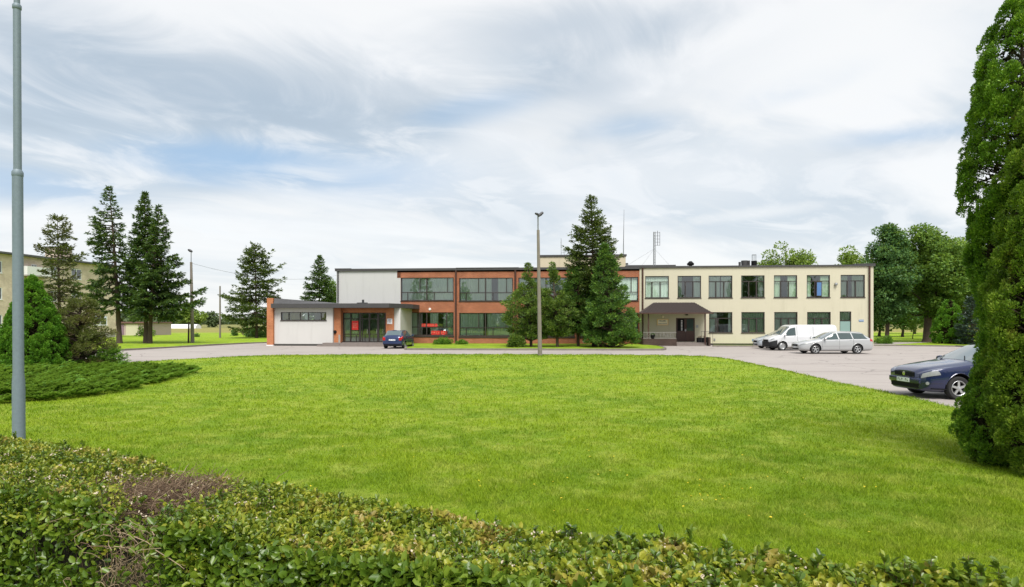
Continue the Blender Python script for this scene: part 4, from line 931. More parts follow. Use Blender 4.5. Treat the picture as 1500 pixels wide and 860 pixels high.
# ------------------------------------------------------------------ vehicles
class Car:
    """lofted body: stations (x, half width, bottom, shoulder, top half width, top)"""
    def __init__(s, st, ring=None):
        a = np.array(sorted(st)); s.x0, s.x1 = a[0, 0], a[-1, 0]
        g = np.linspace(s.x0, s.x1, 400); cols = []
        for k in range(1, 6):
            v = np.interp(g, a[:, 0], a[:, k]); w = 9; vp = np.pad(v, w, mode='edge')
            if True:
                vp[:w] = 2*v[0]-v[1:w+1][::-1]; vp[-w:] = 2*v[-1]-v[-w-1:-1][::-1]
            ker = np.hanning(2*w+1); ker /= ker.sum(); cols.append(np.convolve(vp, ker, 'valid'))
        s.g, s.c = g, cols
    def S(s, x, t, side=1):
        w, zb, zs, wt, zt = [float(np.interp(x, s.g, c)) for c in s.c]
        rg = [(0, zb), (.80*w, zb), (.965*w, zb+.10), (w, zb+.50*(zs-zb)), (.985*w, zs-.07), (.95*w, zs), (wt, zt-.045), (.74*wt, zt), (0, zt+.012)]
        i = int(min(max(math.floor(t), 0), 7)); f = t-i
        p = [rg[max(i-1, 0)] if i > 0 else (-rg[1][0], rg[1][1]), rg[i], rg[i+1], rg[i+2] if i < 7 else (-rg[7][0], rg[7][1])]
        p = [np.array(q, float) for q in p]; k = .32 if i not in (5,) else .12
        m0, m1 = (p[2]-p[0])*k, (p[3]-p[1])*k
        h = (2*f**3-3*f**2+1)*p[1]+(f**3-2*f**2+f)*m0+(-2*f**3+3*f**2)*p[2]+(f**3-f**2)*m1
        return Vector((x, side*h[0], h[1]))
    def N(s, x, t, side=1):
        e = .01; a = s.S(min(x+e, s.x1), t, side)-s.S(max(x-e, s.x0), t, side); b = s.S(x, min(t+.04, 8), side)-s.S(x, max(t-.04, 0), side)
        n = a.cross(b)*side; n = n if n.length > 1e-9 else Vector((0, side, 0)); n.normalize()
        c = Vector((x, 0, .7)); p = s.S(x, t, side)
        if n.dot(p-c) < 0: n = -n
        return n
    def body(s, nx=90, nt=32):
        xs = np.concatenate([np.linspace(s.x0, s.x0+.25, 12)[:-1], np.linspace(s.x0+.25, s.x1-.25, nx-24), np.linspace(s.x1-.25, s.x1, 12)[1:]]); V = []; m = 2*nt
        for x in xs:
            for k in range(nt+1): V.append(s.S(x, 8*k/nt, 1))
            for k in range(nt-1, 0, -1): V.append(s.S(x, 8*k/nt, -1))
        n = len(xs); Fq = [(i*m+k, (i+1)*m+k, (i+1)*m+(k+1) % m, i*m+(k+1) % m) for i in range(n-1) for k in range(m)]
        Fq += [tuple(range(m)), tuple(range((n-1)*m, n*m))[::-1]]
        return V, Fq
    def patch(s, xa, xb, t0, t1, off=.004, side=1, nx=14, nt=8):
        """xa, xb: number or (at t0, at t1)"""
        xa = xa if isinstance(xa, tuple) else (xa, xa); xb = xb if isinstance(xb, tuple) else (xb, xb); V = []
        for j in range(nt+1):
            f = j/nt; t = t0+(t1-t0)*f; a = xa[0]+(xa[1]-xa[0])*f; b = xb[0]+(xb[1]-xb[0])*f
            for i in range(nx+1):
                x = a+(b-a)*i/nx; V.append(s.S(x, t, side)+s.N(x, t, side)*off)
        return V, [(j*(nx+1)+i, j*(nx+1)+i+1, (j+1)*(nx+1)+i+1, (j+1)*(nx+1)+i) for j in range(nt) for i in range(nx)]
    def across(s, xa, xb, t0=5.9, off=.005, nx=12, nt=8):
        """panel spanning both sides over the top (windscreens)"""
        V = []; tt = [(t0+(8-t0)*k/nt, 1) for k in range(nt+1)]+[(8-(8-t0)*k/nt, -1) for k in range(1, nt+1)]
        for i in range(nx+1):
            x = xa+(xb-xa)*i/nx
            for (t, sd) in tt: V.append(s.S(x, t, sd)+s.N(x, t, sd)*off)
        m = len(tt); return V, [(i*m+k, (i+1)*m+k, (i+1)*m+k+1, i*m+k+1) for i in range(nx) for k in range(m-1)]
def boolean_cut(o, cutter):
    md = o.modifiers.new('cut', 'BOOLEAN'); md.operation = 'DIFFERENCE'; md.object = cutter; md.solver = 'EXACT'
    bpy.context.view_layer.update(); dg = bpy.context.evaluated_depsgraph_get()
    me = bpy.data.meshes.new_from_object(o.evaluated_get(dg)); o.modifiers.clear(); old = o.data; o.data = me; bpy.data.meshes.remove(old)
def add_wheel(root, x, y, R, wdt, side, spokes=5, plain=False):
    mb = MB(); w = wdt/2
    mb.lathe([(R*.66, -w*.9), (R*.70, -w), (R*.93, -w), (R, -w*.72), (R, w*.72), (R*.93, w), (R*.70, w), (R*.66, w*.9), (R*.62, 0), (R*.66, -w*.9)], 'y', (0, 0, 0), 36)
    wh = mb.build('wheel', M['rubber'], root, smooth=True); wh.location = (x, y, R)
    yo = side*w*.70; mb = MB()
    mb.lathe([(R*.66, side*w*.9), (R*.63, side*w*.95), (R*.58, side*w*.80), (R*.57, -side*w*.2), (R*.66, -side*w*.3)], 'y', (0, 0, 0), 36)
    if plain: mb.lathe([(R*.60, side*w*.5), (R*.40, side*w*.75), (R*.2, side*w*.62), (.001, side*w*.7)], 'y', (0, 0, 0), 36)
    for k in range(spokes*(1 if not plain else 0)):
        a = 2*PI*k/spokes+.3
        for (r0, r1, w0, w1) in ((R*.10, R*.60, R*.105, R*.085),):
            d = Vector((math.cos(a), 0, math.sin(a))); p = Vector((-math.sin(a), 0, math.cos(a)))
            v = [d*r0+p*w0, d*r1+p*w1, d*r1-p*w1, d*r0-p*w0]; yb = yo-side*.02
            mb.add([(q.x, yb, q.z) for q in v]+[(q.x, yo+side*.015, q.z) for q in v], [(0,3,2,1),(4,5,6,7),(0,1,5,4),(1,2,6,5),(2,3,7,6),(3,0,4,7)])
    mb.lathe([(R*.16, yo-side*.02), (R*.16, yo+side*.02), (.001, yo+side*.028)], 'y', (0, 0, 0), 16)
    rim = mb.build('rim', M['rim'], wh)
    mb = MB(); mb.lathe([(R*.57, side*w*.1), (.001, side*w*.1)], 'y', (0, 0, 0), 24); mb.build('brake_disc', M['black'], wh)
    return wh
def vehicle(label, cat, name, loc, rz, st, paint, wx, R, half, windows, screen, rear, lights, seams=(), bumper='body', grille=None, plate_f=True, plate_r=True, rails=False, plain=False, mirror=None, group=None, molding=True, tail=None):
    root = empty(name, label, cat, loc, rz, group); c = Car(st)
    mb = MB(); V, Fq = c.body(); mb.add(V, Fq); body = mb.build('body', [M[paint], M['black']], root, smooth=True)
    ct = MB(); ct.cur = 1
    for x in wx:
        for sd in (1, -1):
            ct.add(*(lambda n: ([Vector((x+(R+.065)*math.cos(2*PI*k/n), yy, R+.02+(R+.065)*math.sin(2*PI*k/n))) for yy in (sd*(half-.30), sd*(half+.2)) for k in range(n)],
                   [(k, (k+1) % n, n+(k+1) % n, n+k) for k in range(n)]+[tuple(range(n))[::-1], tuple(range(n, 2*n))]))(40))
    cu = ct.build('cutter', [M['black'], M['black']]); cu.parent = root
    for p in cu.data.polygons: p.material_index = 1
    boolean_cut(body, cu); bpy.data.objects.remove(cu); body.data.shade_smooth()
    try: body.data.set_sharp_from_angle(angle=math.radians(38))
    except Exception: pass
    for x in wx:
        for sd in (1, -1): add_wheel(root, x, sd*(half-.115), R, .20, sd, plain=plain)
        for sd in (1, -1):   # arch lips
            mb = MB(); mb.tube([c.S(x+(R+.06)*math.cos(a), np.interp(R+.02+(R+.06)*math.sin(a), [c.S(x, t).z for t in (2, 3, 4)], (2, 3, 4)), sd)+Vector((0, sd*.001, 0)) for a in np.linspace(.25, PI-.25, 14)], .011, 5)
            mb.build('wheel_arch', M[paint], root, smooth=True)
    for sd in (1, -1):
        for (xa, xb, t0, t1) in windows: mb = MB(); mb.add(*c.patch(xa, xb, t0, t1, .005, sd)); mb.build('side_window', M['car_glass'], root, smooth=True)
        if windows:
            mb = MB(); xa = windows[0][1]; xb = windows[-1][0]
            a0 = max(w[1][0] if isinstance(w[1], tuple) else w[1] for w in windows); b0 = min(w[0][0] if isinstance(w[0], tuple) else w[0] for w in windows)
            mb.add(*c.patch(b0-.02, a0+.02, windows[0][2]-.06, windows[0][2]-.005, .008, sd, 24, 2)); mb.build('window_trim', M['plastic'], root)
        for (xa, xb, t0, t1, mt, nm) in lights: mb = MB(); mb.add(*c.patch(xa, xb, t0, t1, .008, sd)); mb.build(nm, M[mt], root, smooth=True)
        mb = MB()
        for (xs, t0, t1) in seams: mb.add(*c.patch(xs-.006, xs+.006 if not isinstance(xs, tuple) else xs, t0, t1, .003, sd, 1, 10))
        if seams:
            mb.build('door_seam', M['black'], root)
            for (xs, t0, t1) in seams[1:]: mb = MB(); mb.add(*c.patch(xs+.09, xs+.27, 4.15, 4.32, .018, sd, 6, 3)); mb.build('door_handle', M[paint], root)
        if molding: mb = MB(); mb.add(*c.patch(wx[0]+R+.1, wx[1]-R-.1, 2.85, 3.05, .012, sd, 16, 2)) if wx[0] < wx[1] else mb.add(*c.patch(wx[1]+R+.1, wx[0]-R-.1, 2.85, 3.05, .012, sd, 16, 2)); mb.build('side_moulding', M[paint if bumper == 'body' else 'plastic'], root)
        if mirror:
            p = c.S(mirror, 5.1, sd); mb = MB(); n = 12
            mb.lathe([(.001, -.07), (.07, -.055), (.095, 0), (.08, .06), (.001, .075)], 'x', (0, 0, 0), 14)
            mo = mb.build('side_mirror', M[paint], root, smooth=True); mo.location = p+Vector((0, sd*.12, .07)); mo.scale = (1, 1.25, .85)
            MB().tube([p-Vector((0, sd*.03, 0)), p+Vector((0, sd*.10, .04))], .025, 6).build('mirror_arm', M['plastic'], root)
    mb = MB(); mb.add(*c.across(*screen)); mb.build('windscreen', M['screen'], root, smooth=True)
    mb = MB()
    for sg in (1, -1):
        a = c.S(screen[0]+.02, 7.2, sg)+Vector((0, 0, .02)); b = c.S(screen[0]+(screen[1]-screen[0])*.22, 7.6 if sg > 0 else 6.9, sg if sg > 0 else sg); 
        mb.tube([a, b+Vector((0, 0, .02))], .009, 4)
    mb.build('wiper', M['black'], root)
    if rear: mb = MB(); mb.add(*c.across(*rear)); mb.build('rear_window', M['screen'], root, smooth=True)
    if rails:
        for sd in (1, -1): MB().tube([c.S(x, 6.35, sd)+Vector((0, 0, .05 if 0 < i < 5 else .01)) for i, x in enumerate(np.linspace(rails[0], rails[1], 6))], .016, 6).build('roof_rail', M['paint_silver'], root, smooth=True)
    return root, c
def sign_marks(parent, c0, n, axis, mat='black'): pass

def plate(root, x, z, sgn, w=.50, h=.11, marksn=6):
    pl_ = MB().box(x-.006 if sgn > 0 else x-.004, x+.006 if sgn > 0 else x+.004, -w/2, w/2, z-h/2, z+h/2).build('number_plate', M['plate'], root)
    mb = MB(); r = random.Random(int(abs(x)*1000)); xx = x+sgn*.0075
    for k in range(marksn):
        y = -w*.38+w*.76*k/(marksn-1)
        if k == 3: continue
        mb.box(min(x, xx), max(x, xx), y-.022, y-.012, z-h*.3, z+h*.3)
        if k % 2: mb.box(min(x, xx), max(x, xx)+.0002, y-.012, y+.018, z-h*.3, z-h*.16)
        else: mb.box(min(x, xx), max(x, xx)+.0002, y-.012, y+.018, z+h*.14, z+h*.3); mb.box(min(x, xx), max(x, xx)+.0004, y+.010, y+.020, z-h*.1, z+h*.2)
    mb.build('plate_lettering', M['black'], pl_)
# stations run front (+x) to rear (-x):   x, w, zb, zs, wt, zt
# -- dark navy saloon at the right
st = [(2.20, .60, .26, .66, .46, .715), (2.13, .72, .22, .72, .58, .775), (1.98, .81, .20, .77, .66, .825), (1.7, .85, .19, .82, .71, .875), (1.35, .86, .18, .86, .74, .93), (1.00, .86, .18, .905, .75, .98),
      (.88, .86, .18, .92, .72, 1.00), (.05, .865, .18, .93, .60, 1.385), (-.25, .865, .18, .93, .60, 1.425), (-.8, .865, .18, .94, .60, 1.42), (-1.15, .86, .18, .95, .58, 1.36), (-1.75, .85, .20, .97, .66, 1.06),
      (-2.15, .80, .24, .93, .62, .99), (-2.25, .70, .34, .80, .56, .86)]
navy, c = vehicle('dark navy saloon car parked on the asphalt, half hidden behind the tall right thuja', 'car', 'parked_car', (11.66+1.32, 16.07+.865, 0), PI+.03, st, 'paint_navy', (1.32, -1.30), .305, .865,
    [((-.20, -.10), (.92, .22), 5.12, 5.92), ((-1.05, -.85), (-.28, -.18), 5.12, 5.92), ((-1.52, -1.12), (-1.11, -.92), 5.12, 5.85)], (.86, .04, 6.02), (-1.72, -1.12, 6.02),
    [((1.80, 1.88), (2.185, 2.16), 3.62, 4.62, 'lamp', 'headlight'), (-2.22, -2.0, 3.6, 4.9, 'tail', 'tail_light')], [(.88, 2.2, 5.0), (-.24, 2.2, 5.0), (-1.10, 2.6, 5.0)], mirror=.50)
mb = MB(); mb.add(*c.patch(1.75, 2.19, 2.72, 2.92, .014, 1)); mb.add(*c.patch(1.75, 2.19, 2.72, 2.92, .014, -1)); mb.build('bumper_strip', M['paint_navy'], navy, smooth=True)
g = MB().box(2.185, 2.215, -.40, .40, .575, .695).build('grille', M['black'], navy, bevel=.008)
mb = MB()
for k in range(4): mb.box(2.213, 2.224, -.38, .38, .595+.024*k, .602+.024*k)
mb.build('grille_slats', M['plastic'], g); mb = MB(); mb.lathe([(.001, 2.232), (.055, 2.229), (.055, 2.20)], 'x', (0, 0, .640)); mb.build('grille_badge', M['chrome'], g)
MB().box(2.185, 2.21, -.55, .55, .28, .39).build('air_intake', M['black'], navy)
mb = MB(); mb.box(1.9, 2.24, -.62, .62, .40, .55); mb.build('front_bumper', M['paint_navy'], navy, bevel=.03, smooth=True)
plate(navy, 2.247, .475, 1)
for sd in (1, -1):
    p = c.S(2.08, 2.7, sd); mb = MB(); mb.lathe([(.001, .015), (.042, .012), (.045, -.03)], 'x', (0, 0, 0), 16); fo = mb.build('fog_lamp', M['lamp'], navy); fo.location = p+Vector((.02, sd*.005, 0)); fo.rotation_euler = (0, 0, sd*.9)
    mb = MB(); mb.add(*c.patch(.96, 1.03, 4.2, 4.3, .012, sd, 4, 2)); mb.build('side_indicator', M['lamp'], navy)
    mb = MB(); mb.add(*c.patch(1.60, 2.02, 1.75, 2.02, .006, sd, 10, 3)); mb.build('bumper_lip', M['plastic'], navy, smooth=True)
# -- silver estate
st = [(2.36, .55, .30, .58, .42, .64), (2.28, .70, .24, .64, .56, .70), (2.1, .82, .20, .70, .64, .77), (1.7, .87, .19, .80, .70, .87), (1.1, .89, .18, .89, .74, .97), (.98, .89, .18, .92, .72, 1.0), (.15, .89, .18, .94, .62, 1.39), (-.3, .89, .18, .95, .62, 1.44),
      (-1.2, .885, .18, .97, .62, 1.435), (-1.75, .88, .2, .98, .61, 1.40), (-2.28, .86, .22, .98, .66, 1.06), (-2.40, .80, .26, .92, .66, .98), (-2.46, .70, .36, .82, .6, .86)]
wag, c = vehicle('silver estate car with alloy wheels parked in front of the white van', 'car', 'estate_car', (19.93+1.40, 40.3+.89, 0), PI, st, 'paint_silver', (1.40, -1.36), .315, .89,
    [((-.12, -.05), (.98, .32), 5.12, 5.9), ((-1.05, -.98), (-.2, -.13), 5.12, 5.9), ((-2.05, -1.82), (-1.12, -1.05), 5.12, 5.88)], (.96, .14, 6.02), (-2.24, -1.78, 6.05),
    [(1.95, 2.30, 4.1, 5.0, 'lamp', 'headlight'), (-2.43, -2.18, 3.7, 5.1, 'tail', 'tail_light')], [(.98, 2.2, 5.0), (-.16, 2.2, 5.0), (-1.09, 2.4, 5.0)], mirror=.80, rails=(.0, -1.7))
MB().box(2.34, 2.375, -.36, .36, .50, .61).build('grille', M['black'], wag); MB().box(2.34, 2.37, -.5, .5, .30, .38).build('air_intake', M['black'], wag); plate(wag, 2.385, .44, 1); plate(wag, -2.47, .72, -1)
# -- white van
st = [(2.40, .60, .28, .74, .50, .80), (2.32, .78, .24, .84, .66, .90), (2.15, .88, .22, .92, .74, .99), (1.75, .92, .21, 1.02, .78, 1.10), (1.60, .93, .21, 1.06, .78, 1.16), (.92, .935, .21, 1.10, .76, 1.82), (.6, .94, .21, 1.12, .78, 1.90), (-2.2, .94, .21, 1.12, .80, 1.91),
      (-2.44, .93, .22, 1.12, .80, 1.86), (-2.52, .90, .28, 1.10, .78, 1.72)]
van, c = vehicle('white panel van with black front bumper behind the silver estate car', 'van', 'panel_van', (19.1+2.40, 45.3+.94, 0), PI, st, 'paint_white', (1.55, -1.35), .33, .94,
    [((.55, .57), (1.52, 1.10), 5.05, 5.72)], (1.62, .96, 6.02), None,
    [(2.05, 2.33, 4.0, 5.0, 'lamp', 'headlight'), (-2.52, -2.42, 3.6, 5.2, 'tail', 'tail_light')], [(1.58, 2.2, 5.0), (.45, 2.2, 6.0), (-.75, 2.6, 6.0)], mirror=1.38, plain=True, molding=True)
for sd in (1, -1): mb = MB(); mb.add(*c.patch(1.92, 2.395, 1.2, 3.55, .03, sd)); mb.build('front_bumper', M['plastic'], van, smooth=True)
MB().box(2.36, 2.44, -.60, .60, .26, .66).build('front_bumper', M['plastic'], van, bevel=.03); MB().box(2.385, 2.425, -.42, .42, .665, .80).build('grille', M['black'], van)
# -- silver blue car behind the van (only its nose shows)
st = [(2.02, .52, .30, .60, .42, .66), (1.95, .68, .24, .68, .56, .74), (1.75, .80, .20, .76, .64, .83), (1.3, .84, .19, .86, .70, .95), (.95, .85, .18, .93, .72, 1.02), (.2, .855, .18, .95, .60, 1.42), (-.2, .855, .18, .96, .60, 1.47), (-1.3, .85, .18, .98, .60, 1.44),
      (-1.82, .83, .22, .98, .64, 1.05), (-1.95, .78, .26, .92, .64, .97), (-2.0, .68, .36, .82, .6, .86)]
HB = lambda lab, loc, rz, paint, nm='parked_car': vehicle(lab, 'car', nm, loc, rz, st, paint, (1.22, -1.25), .295, .85,
    [((-.12, -.05), (.92, .30), 5.12, 5.9), ((-.98, -.92), (-.2, -.13), 5.12, 5.9), ((-1.55, -1.35), (-1.06, -1.0), 5.12, 5.85)], (.94, .18, 6.02), (-1.80, -1.33, 6.03),
    [(1.62, 1.97, 4.1, 5.0, 'lamp', 'headlight'), (-1.97, -1.76, 3.6, 5.2, 'tail', 'tail_light')], [(.94, 2.2, 5.0), (-.16, 2.2, 5.0)], mirror=.75)
hc, c = HB('pale silver blue car, only its nose showing left of the white van', (at(1111, 49)+2.0, 49+.6, 0), PI, 'paint_grey', 'small_car')
MB().box(2.0, 2.03, -.34, .34, .50, .62).build('grille', M['black'], hc); MB().box(2.0, 2.03, -.45, .45, .3, .38).build('air_intake', M['black'], hc); plate(hc, 2.045, .44, 1)
# -- blue hatchback seen from behind at the entrance
bl, c = HB('blue hatchback parked nose towards the glazed entrance, seen from behind', (at(576.5, 48.8)+.12, 48.6+2.0, 0), PI/2-.10, 'paint_blue', 'hatchback_car')
plate(bl, -2.012, .70, -1, .52, .12)
for sd in (1, -1): MB().box(-2.015, -1.93, sd*.66-.11, sd*.66+.11, .66, .90).build('tail_light', M['tail'], bl, bevel=.02)
MB().box(-2.04, -1.9, -.76, .76, .36, .56).build('rear_bumper', M['paint_blue'], bl, bevel=.04, smooth=True); MB().box(-2.02, -1.9, -.68, .68, .24, .358).build('bumper_lip', M['black'], bl)
MB().tube([c.S(-1.33, 7.6, 1)+Vector((0, 0, .02)), c.S(-1.33, 7.6, -1)+Vector((0, 0, .02))], .03, 6).build('spoiler', M['paint_blue'], bl)
# ------------------------------------------------------------------ trees
g3 = 'spruces at the left roadside'
SP = [(0, .95), (.12, 1.0), (.35, .86), (.6, .60), (.82, .32), (1, .03)]
def sc(p, k): return [(a, b*k) for a, b in p]
Yt = 62
def X(px, Y=Yt): return at(px, Y)
conifer('leftmost of the three tall roadside spruces, its boughs reaching left', X(175), Yt, 15.8, 3.6, sc([(0, .75), (.12, 1.0), (.35, .9), (.55, .7), (.8, .38), (1, .04)], 2.5), 'spruce', lean=(X(160)-X(175), 0), nb=5, step=.58, sweep=(PI, .42), group=g3, leaf=.30, dens=.9, sparse=.06, droop=.26, up=(-.05, .5))
conifer('middle one of the three tall roadside spruces, darkest and straight', X(207), Yt+.8, 15.4, 3.5, sc(SP, 2.25), 'spruce', lean=(X(205)-X(207), 0), nb=6, step=.44, group=g3, leaf=.31, dens=1.1, droop=.26)
conifer('rightmost of the three tall roadside spruces, leaning with long low right boughs', X(222), Yt-.3, 13.8, 3.0, sc([(0, 1.0), (.15, 1.0), (.35, .80), (.6, .50), (.82, .26), (1, .03)], 2.7), 'spruce', lean=(X(235)-X(222), 0), nb=5, step=.54, sweep=(.2, .36), group=g3, leaf=.30, dens=1.0,
        extra=((4.1, 0, 5.3, .12), (4.9, .2, 5.0, .18), (3.4, -.3, 4.4, .05), (4.2, -.15, 5.4, .06)), droop=.24)
conifer('broad irregular olive green spruce standing left of the white annex', X(376, 85), 85, 12.9, 1.6, [(0, 3.2), (.10, 4.0), (.3, 3.9), (.45, 2.9), (.62, 2.5), (.85, 1.6), (1, .4)], 'spruce_olive', lean=(X(373, 85)-X(376, 85), 0), nb=6, step=.62, leaf=.36, dens=.6, sparse=.12,
        extra=((8.9, .1, 4.2, .40), (10.9, .0, 2.8, .5), (8.2, -.2, 4.4, .05), (5.6, PI, 4.6, .1)), name='spruce_tree')
conifer('narrow dark spruce rising behind the annex roof beside the white upper wall', X(468, 90), 90, 11.9, 2.0, sc(SP, 3.0), 'spruce', nb=6, step=.5, leaf=.34, dens=.7)
deciduous('small green tree squeezed between the rear spruce and the white wall', X(488, 94), 94, 9.9, 2.5, 1.6, 'oak', leaf=.3, clumps=50, per=60, cr=.7)
conifer('short dead looking trunk tree far left of the broad spruce', X(356, 110), 110, 7.2, 2.4, [(0, 1.6), (.4, 1.5), (1, .3)], 'spruce_olive', nb=5, step=.7, leaf=.4, dens=.5, sparse=.2)
# conifers on the grass island before the brick wing
gi = 'conifers on the grass island before the brick wing'
Yi = 50.5
fluffy('light green bushy pine, leftmost on the grass island behind the lamp post', X(778, Yi), Yi, zat(388, Yi), .7, [(0, 1.1), (.15, 1.6), (.42, 1.95), (.6, 1.1), (.75, .5), (.9, .25), (1, .05)], 'pine', lean=(X(773.5, Yi)-X(778, Yi), 0), group=gi, clumps=230, cr=.36, leaf=.19, per=90, sweep=(PI, .1), z0=.1)
fluffy('slim light green pine with a leaning trunk right of the lamp post', X(816, Yi), Yi-.5, zat(388, Yi), .9, [(0, .8), (.2, 1.5), (.45, 1.35), (.62, .65), (.82, .35), (1, .06)], 'pine', lean=(X(808, Yi)-X(816, Yi), 0), group=gi, clumps=180, cr=.34, leaf=.19, per=90, z0=.1)
fluffy('dull green middle conifer between the slim pine and the tallest spruce', X(847, Yi+.8), Yi+.8, 7.0, 1.0, [(0, .8), (.2, 1.25), (.6, 1.05), (.85, .6), (1, .2)], 'fir', group=gi, clumps=130, cr=.42, leaf=.20, z0=.1)
Yc = 51.5
conifer('tallest spruce on the island, its pointed open top above the roofs', X(871, Yc), Yc, zat(287, Yc), 1.2, [(0, 1.5), (.2, 1.9), (.4, 2.2), (.55, 2.35), (.68, 1.7), (.85, .75), (.95, .3), (1, .04)], 'spruce_olive', lean=(X(866, Yc)-X(871, Yc), 0), nb=6, step=.42, leaf=.22, dens=.85, sparse=.08, group=gi, up=(.1, .65),
        extra=((7.0, .1, 2.3, .75), (6.6, -.1, 2.2, .7), (8.4, 0, 1.9, .65)), z0=.1)
fluffy('dense bright green fir at the right end of the grass island, foliage to the ground', X(897, Yi-1.3), Yi-1.3, zat(361, Yi-1.3), .25, [(0, 1.75), (.12, 1.95), (.3, 1.65), (.5, 1.3), (.75, .8), (.9, .4), (1, .06)], 'fir', lean=(X(886, Yi)-X(897, Yi), 0), group=gi, name='fir_tree', clumps=330, cr=.38, leaf=.20, per=100, z0=.1)
fluffy('small dark conifer filling the gap behind the right fir', X(880, Yi+.5), Yi+.5, 6.6, .8, [(0, 1.1), (.3, 1.5), (.7, 1.0), (1, .2)], 'fir', group=gi, name='fir_tree', clumps=120, cr=.42, leaf=.20, z0=.1)
# low shrubs by the brick wall
def bush(label, x, y, rx, ry, h, mat='pine', leaf=.12, n=2600, name='shrub', group=None, z0=0.0, lum=26, lr=.45):
    root = empty(name, label, 'shrub', (x, y, z0), 0, group); Cs, Ns, Ds = [], [], []; tb = MB()
    for k in range(lum):
        u = unit(1)[0]; u[2] = abs(u[2]); c = u*np.array([rx, ry, h])*random.uniform(.3, .8); c[2] = max(c[2], .05); q = lr*min(rx, ry, h)*random.uniform(.7, 1.3); m = n//lum
        s = unit(m); Cs.append(c+s*q*rng.uniform(.4, 1, (m, 1))); Ds.append(s+np.array([0, 0, .5])+rng.normal(0, .3, (m, 3))); Ns.append(unit(m)+np.array([0, 0, .7])); tb.tube([(0, 0, 0), tuple(c*.5), tuple(c)], [.03, .015, .005], 4, cap=False)
    C = np.concatenate(Cs); m = len(C); C[:, 2] = np.maximum(C[:, 2], .01)
    V, Fc = leaf_arr(C, np.concatenate(Ds), np.concatenate(Ns), rng.uniform(.7, 1.3, m)*leaf, rng.uniform(.4, .6, m)*leaf)
    tb.build('stem', M['bark'], root); link('foliage', arr_mesh('foliage', V, Fc), M[mat], root); return root
bush('round light green shrub at the foot of the leftmost island pine', X(757, 49.5), 49.5, .85, .7, 1.3, 'pine', .15, 3200, z0=.1)
bush('low clipped green shrub under the red lettered window', X(650, 56.2), 56.2, 1.15, .5, .62, 'juniper', .12, 2600, z0=.1)
bush('low shrub right of the first brick wall downpipe', X(677, 56.2), 56.2, .75, .45, .40, 'juniper', .12, 1600, z0=.1)
for px, rr in ((1300, .9), (1286, .6)): pass
# planters by the porch
p = fpt(956, 2.4, 0)
o = empty('plant_pot', 'dark round flower pot on the left porch wall', 'pot', (p.x, p.y, fz(965, 496.4, PD)))
MB().lathe([(.001, 0), (.12, 0), (.20, .22), (.21, .34), (.18, .34), (.001, .30)], 'z').build('pot', M['black'], o, smooth=True)
u = unit(160); V, Fc = leaf_arr(u*np.array([.14, .14, .08])+np.array([0, 0, .38]), u+np.array([0, 0, .5]), unit(160), .08, .04); link('foliage', arr_mesh('foliage', V, Fc), M['chestnut'], o)
p = fpt(1028, 1.6, 0); o = empty('planter_box', 'black planter box beside the porch door', 'planter', (p.x, p.y, .30))
MB().box(-.42, .42, -.2, .2, 0, .42).build('box', M['black'], o, bevel=.02); u = unit(120); V, Fc = leaf_arr(u*np.array([.3, .12, .06])+np.array([0, 0, .45]), u+np.array([0, 0, .9]), unit(120), .12, .03); link('foliage', arr_mesh('foliage', V, Fc), M['twig_pale'], o)
# right background
deciduous('dark broad chestnut tree directly right of the cream wing', X(1299, 66), 66, 12.3, 1.9, 2.9, 'chestnut', leaf=.26, clumps=260, per=150, cr=.85, tr=.22, top=2.2)
deciduous('big green lime tree with a thick black trunk on the right grass', X(1358, 66.5), 66.5, 12.2, 2.4, 3.9, 'oak', leaf=.26, clumps=300, per=150, cr=.9, tr=.42)
deciduous('yellow green tree behind the tall right thuja', X(1408, 74), 74, 13.0, 2.4, 3.9, 'lime', leaf=.3, clumps=230, per=130, cr=.95)
deciduous('rear broadleaf tree far right beyond the frame of lime trees', X(1450, 66), 66, 11.0, 1.4, 4.0, 'oak', leaf=.3, clumps=200, per=120, cr=.95)
deciduous('light green treetop showing above the roof left of the dark chestnut', X(1250, 86), 86, zat(361, 86), 3, 2.6, 'lime', leaf=.32, clumps=110, per=90, cr=.85)
deciduous('lone round treetop above the middle of the cream wing roof', X(1151, 80), 80, zat(349, 80), 4, 3.2, 'lime', leaf=.30, clumps=130, per=80, cr=.80)
thuja('conical clipped green thuja on the grass before the lime trees', X(1391, 61.5), 61.5, 4.25, [(0, 1.15), (.15, 1.4), (.5, 1.15), (.8, .65), (1, .1)], 'thuja', 260, 60, .13, .26, rough=.08)
conifer('dark blue tinged spruce half hidden by the tall right thuja', X(1424, 58.5), 58.5, 4.6, .2, [(0, 1.3), (.4, 1.2), (1, .1)], 'bluespruce', nb=7, step=.4, leaf=.22)
bush('low clipped hedge end beside the cream wing corner', X(1295, 60.5), 60.5, 1.15, .5, .95, 'juniper', .12, 3200, name='clipped_shrub', lum=40)
for i, (px, yy, hh, rr, lab) in enumerate(((1322, 92, 7.5, 3.2, 'shaded tree far beyond the right lawn, left of the thick trunk'), (1378, 98, 8.5, 4.0, 'shaded tree far beyond the right lawn, right of the thick trunk'),
        (1288, 96, 8, 3.0, 'far tree hidden mostly by the dark chestnut'), (1340, 118, 9, 4.5, 'distant round tree seen through the gap under the crowns'))):
    deciduous(lab, X(px, yy), yy, hh, .9, rr, 'oak' if i % 2 else 'chestnut', leaf=.4, clumps=100, per=70, cr=1.1)
deciduous('young thin tree on the sunlit grass under the right crowns', X(1337, 80), 80, 2.4, .9, .45, 'lime', leaf=.14, clumps=20, per=40, cr=.25, tr=.05)
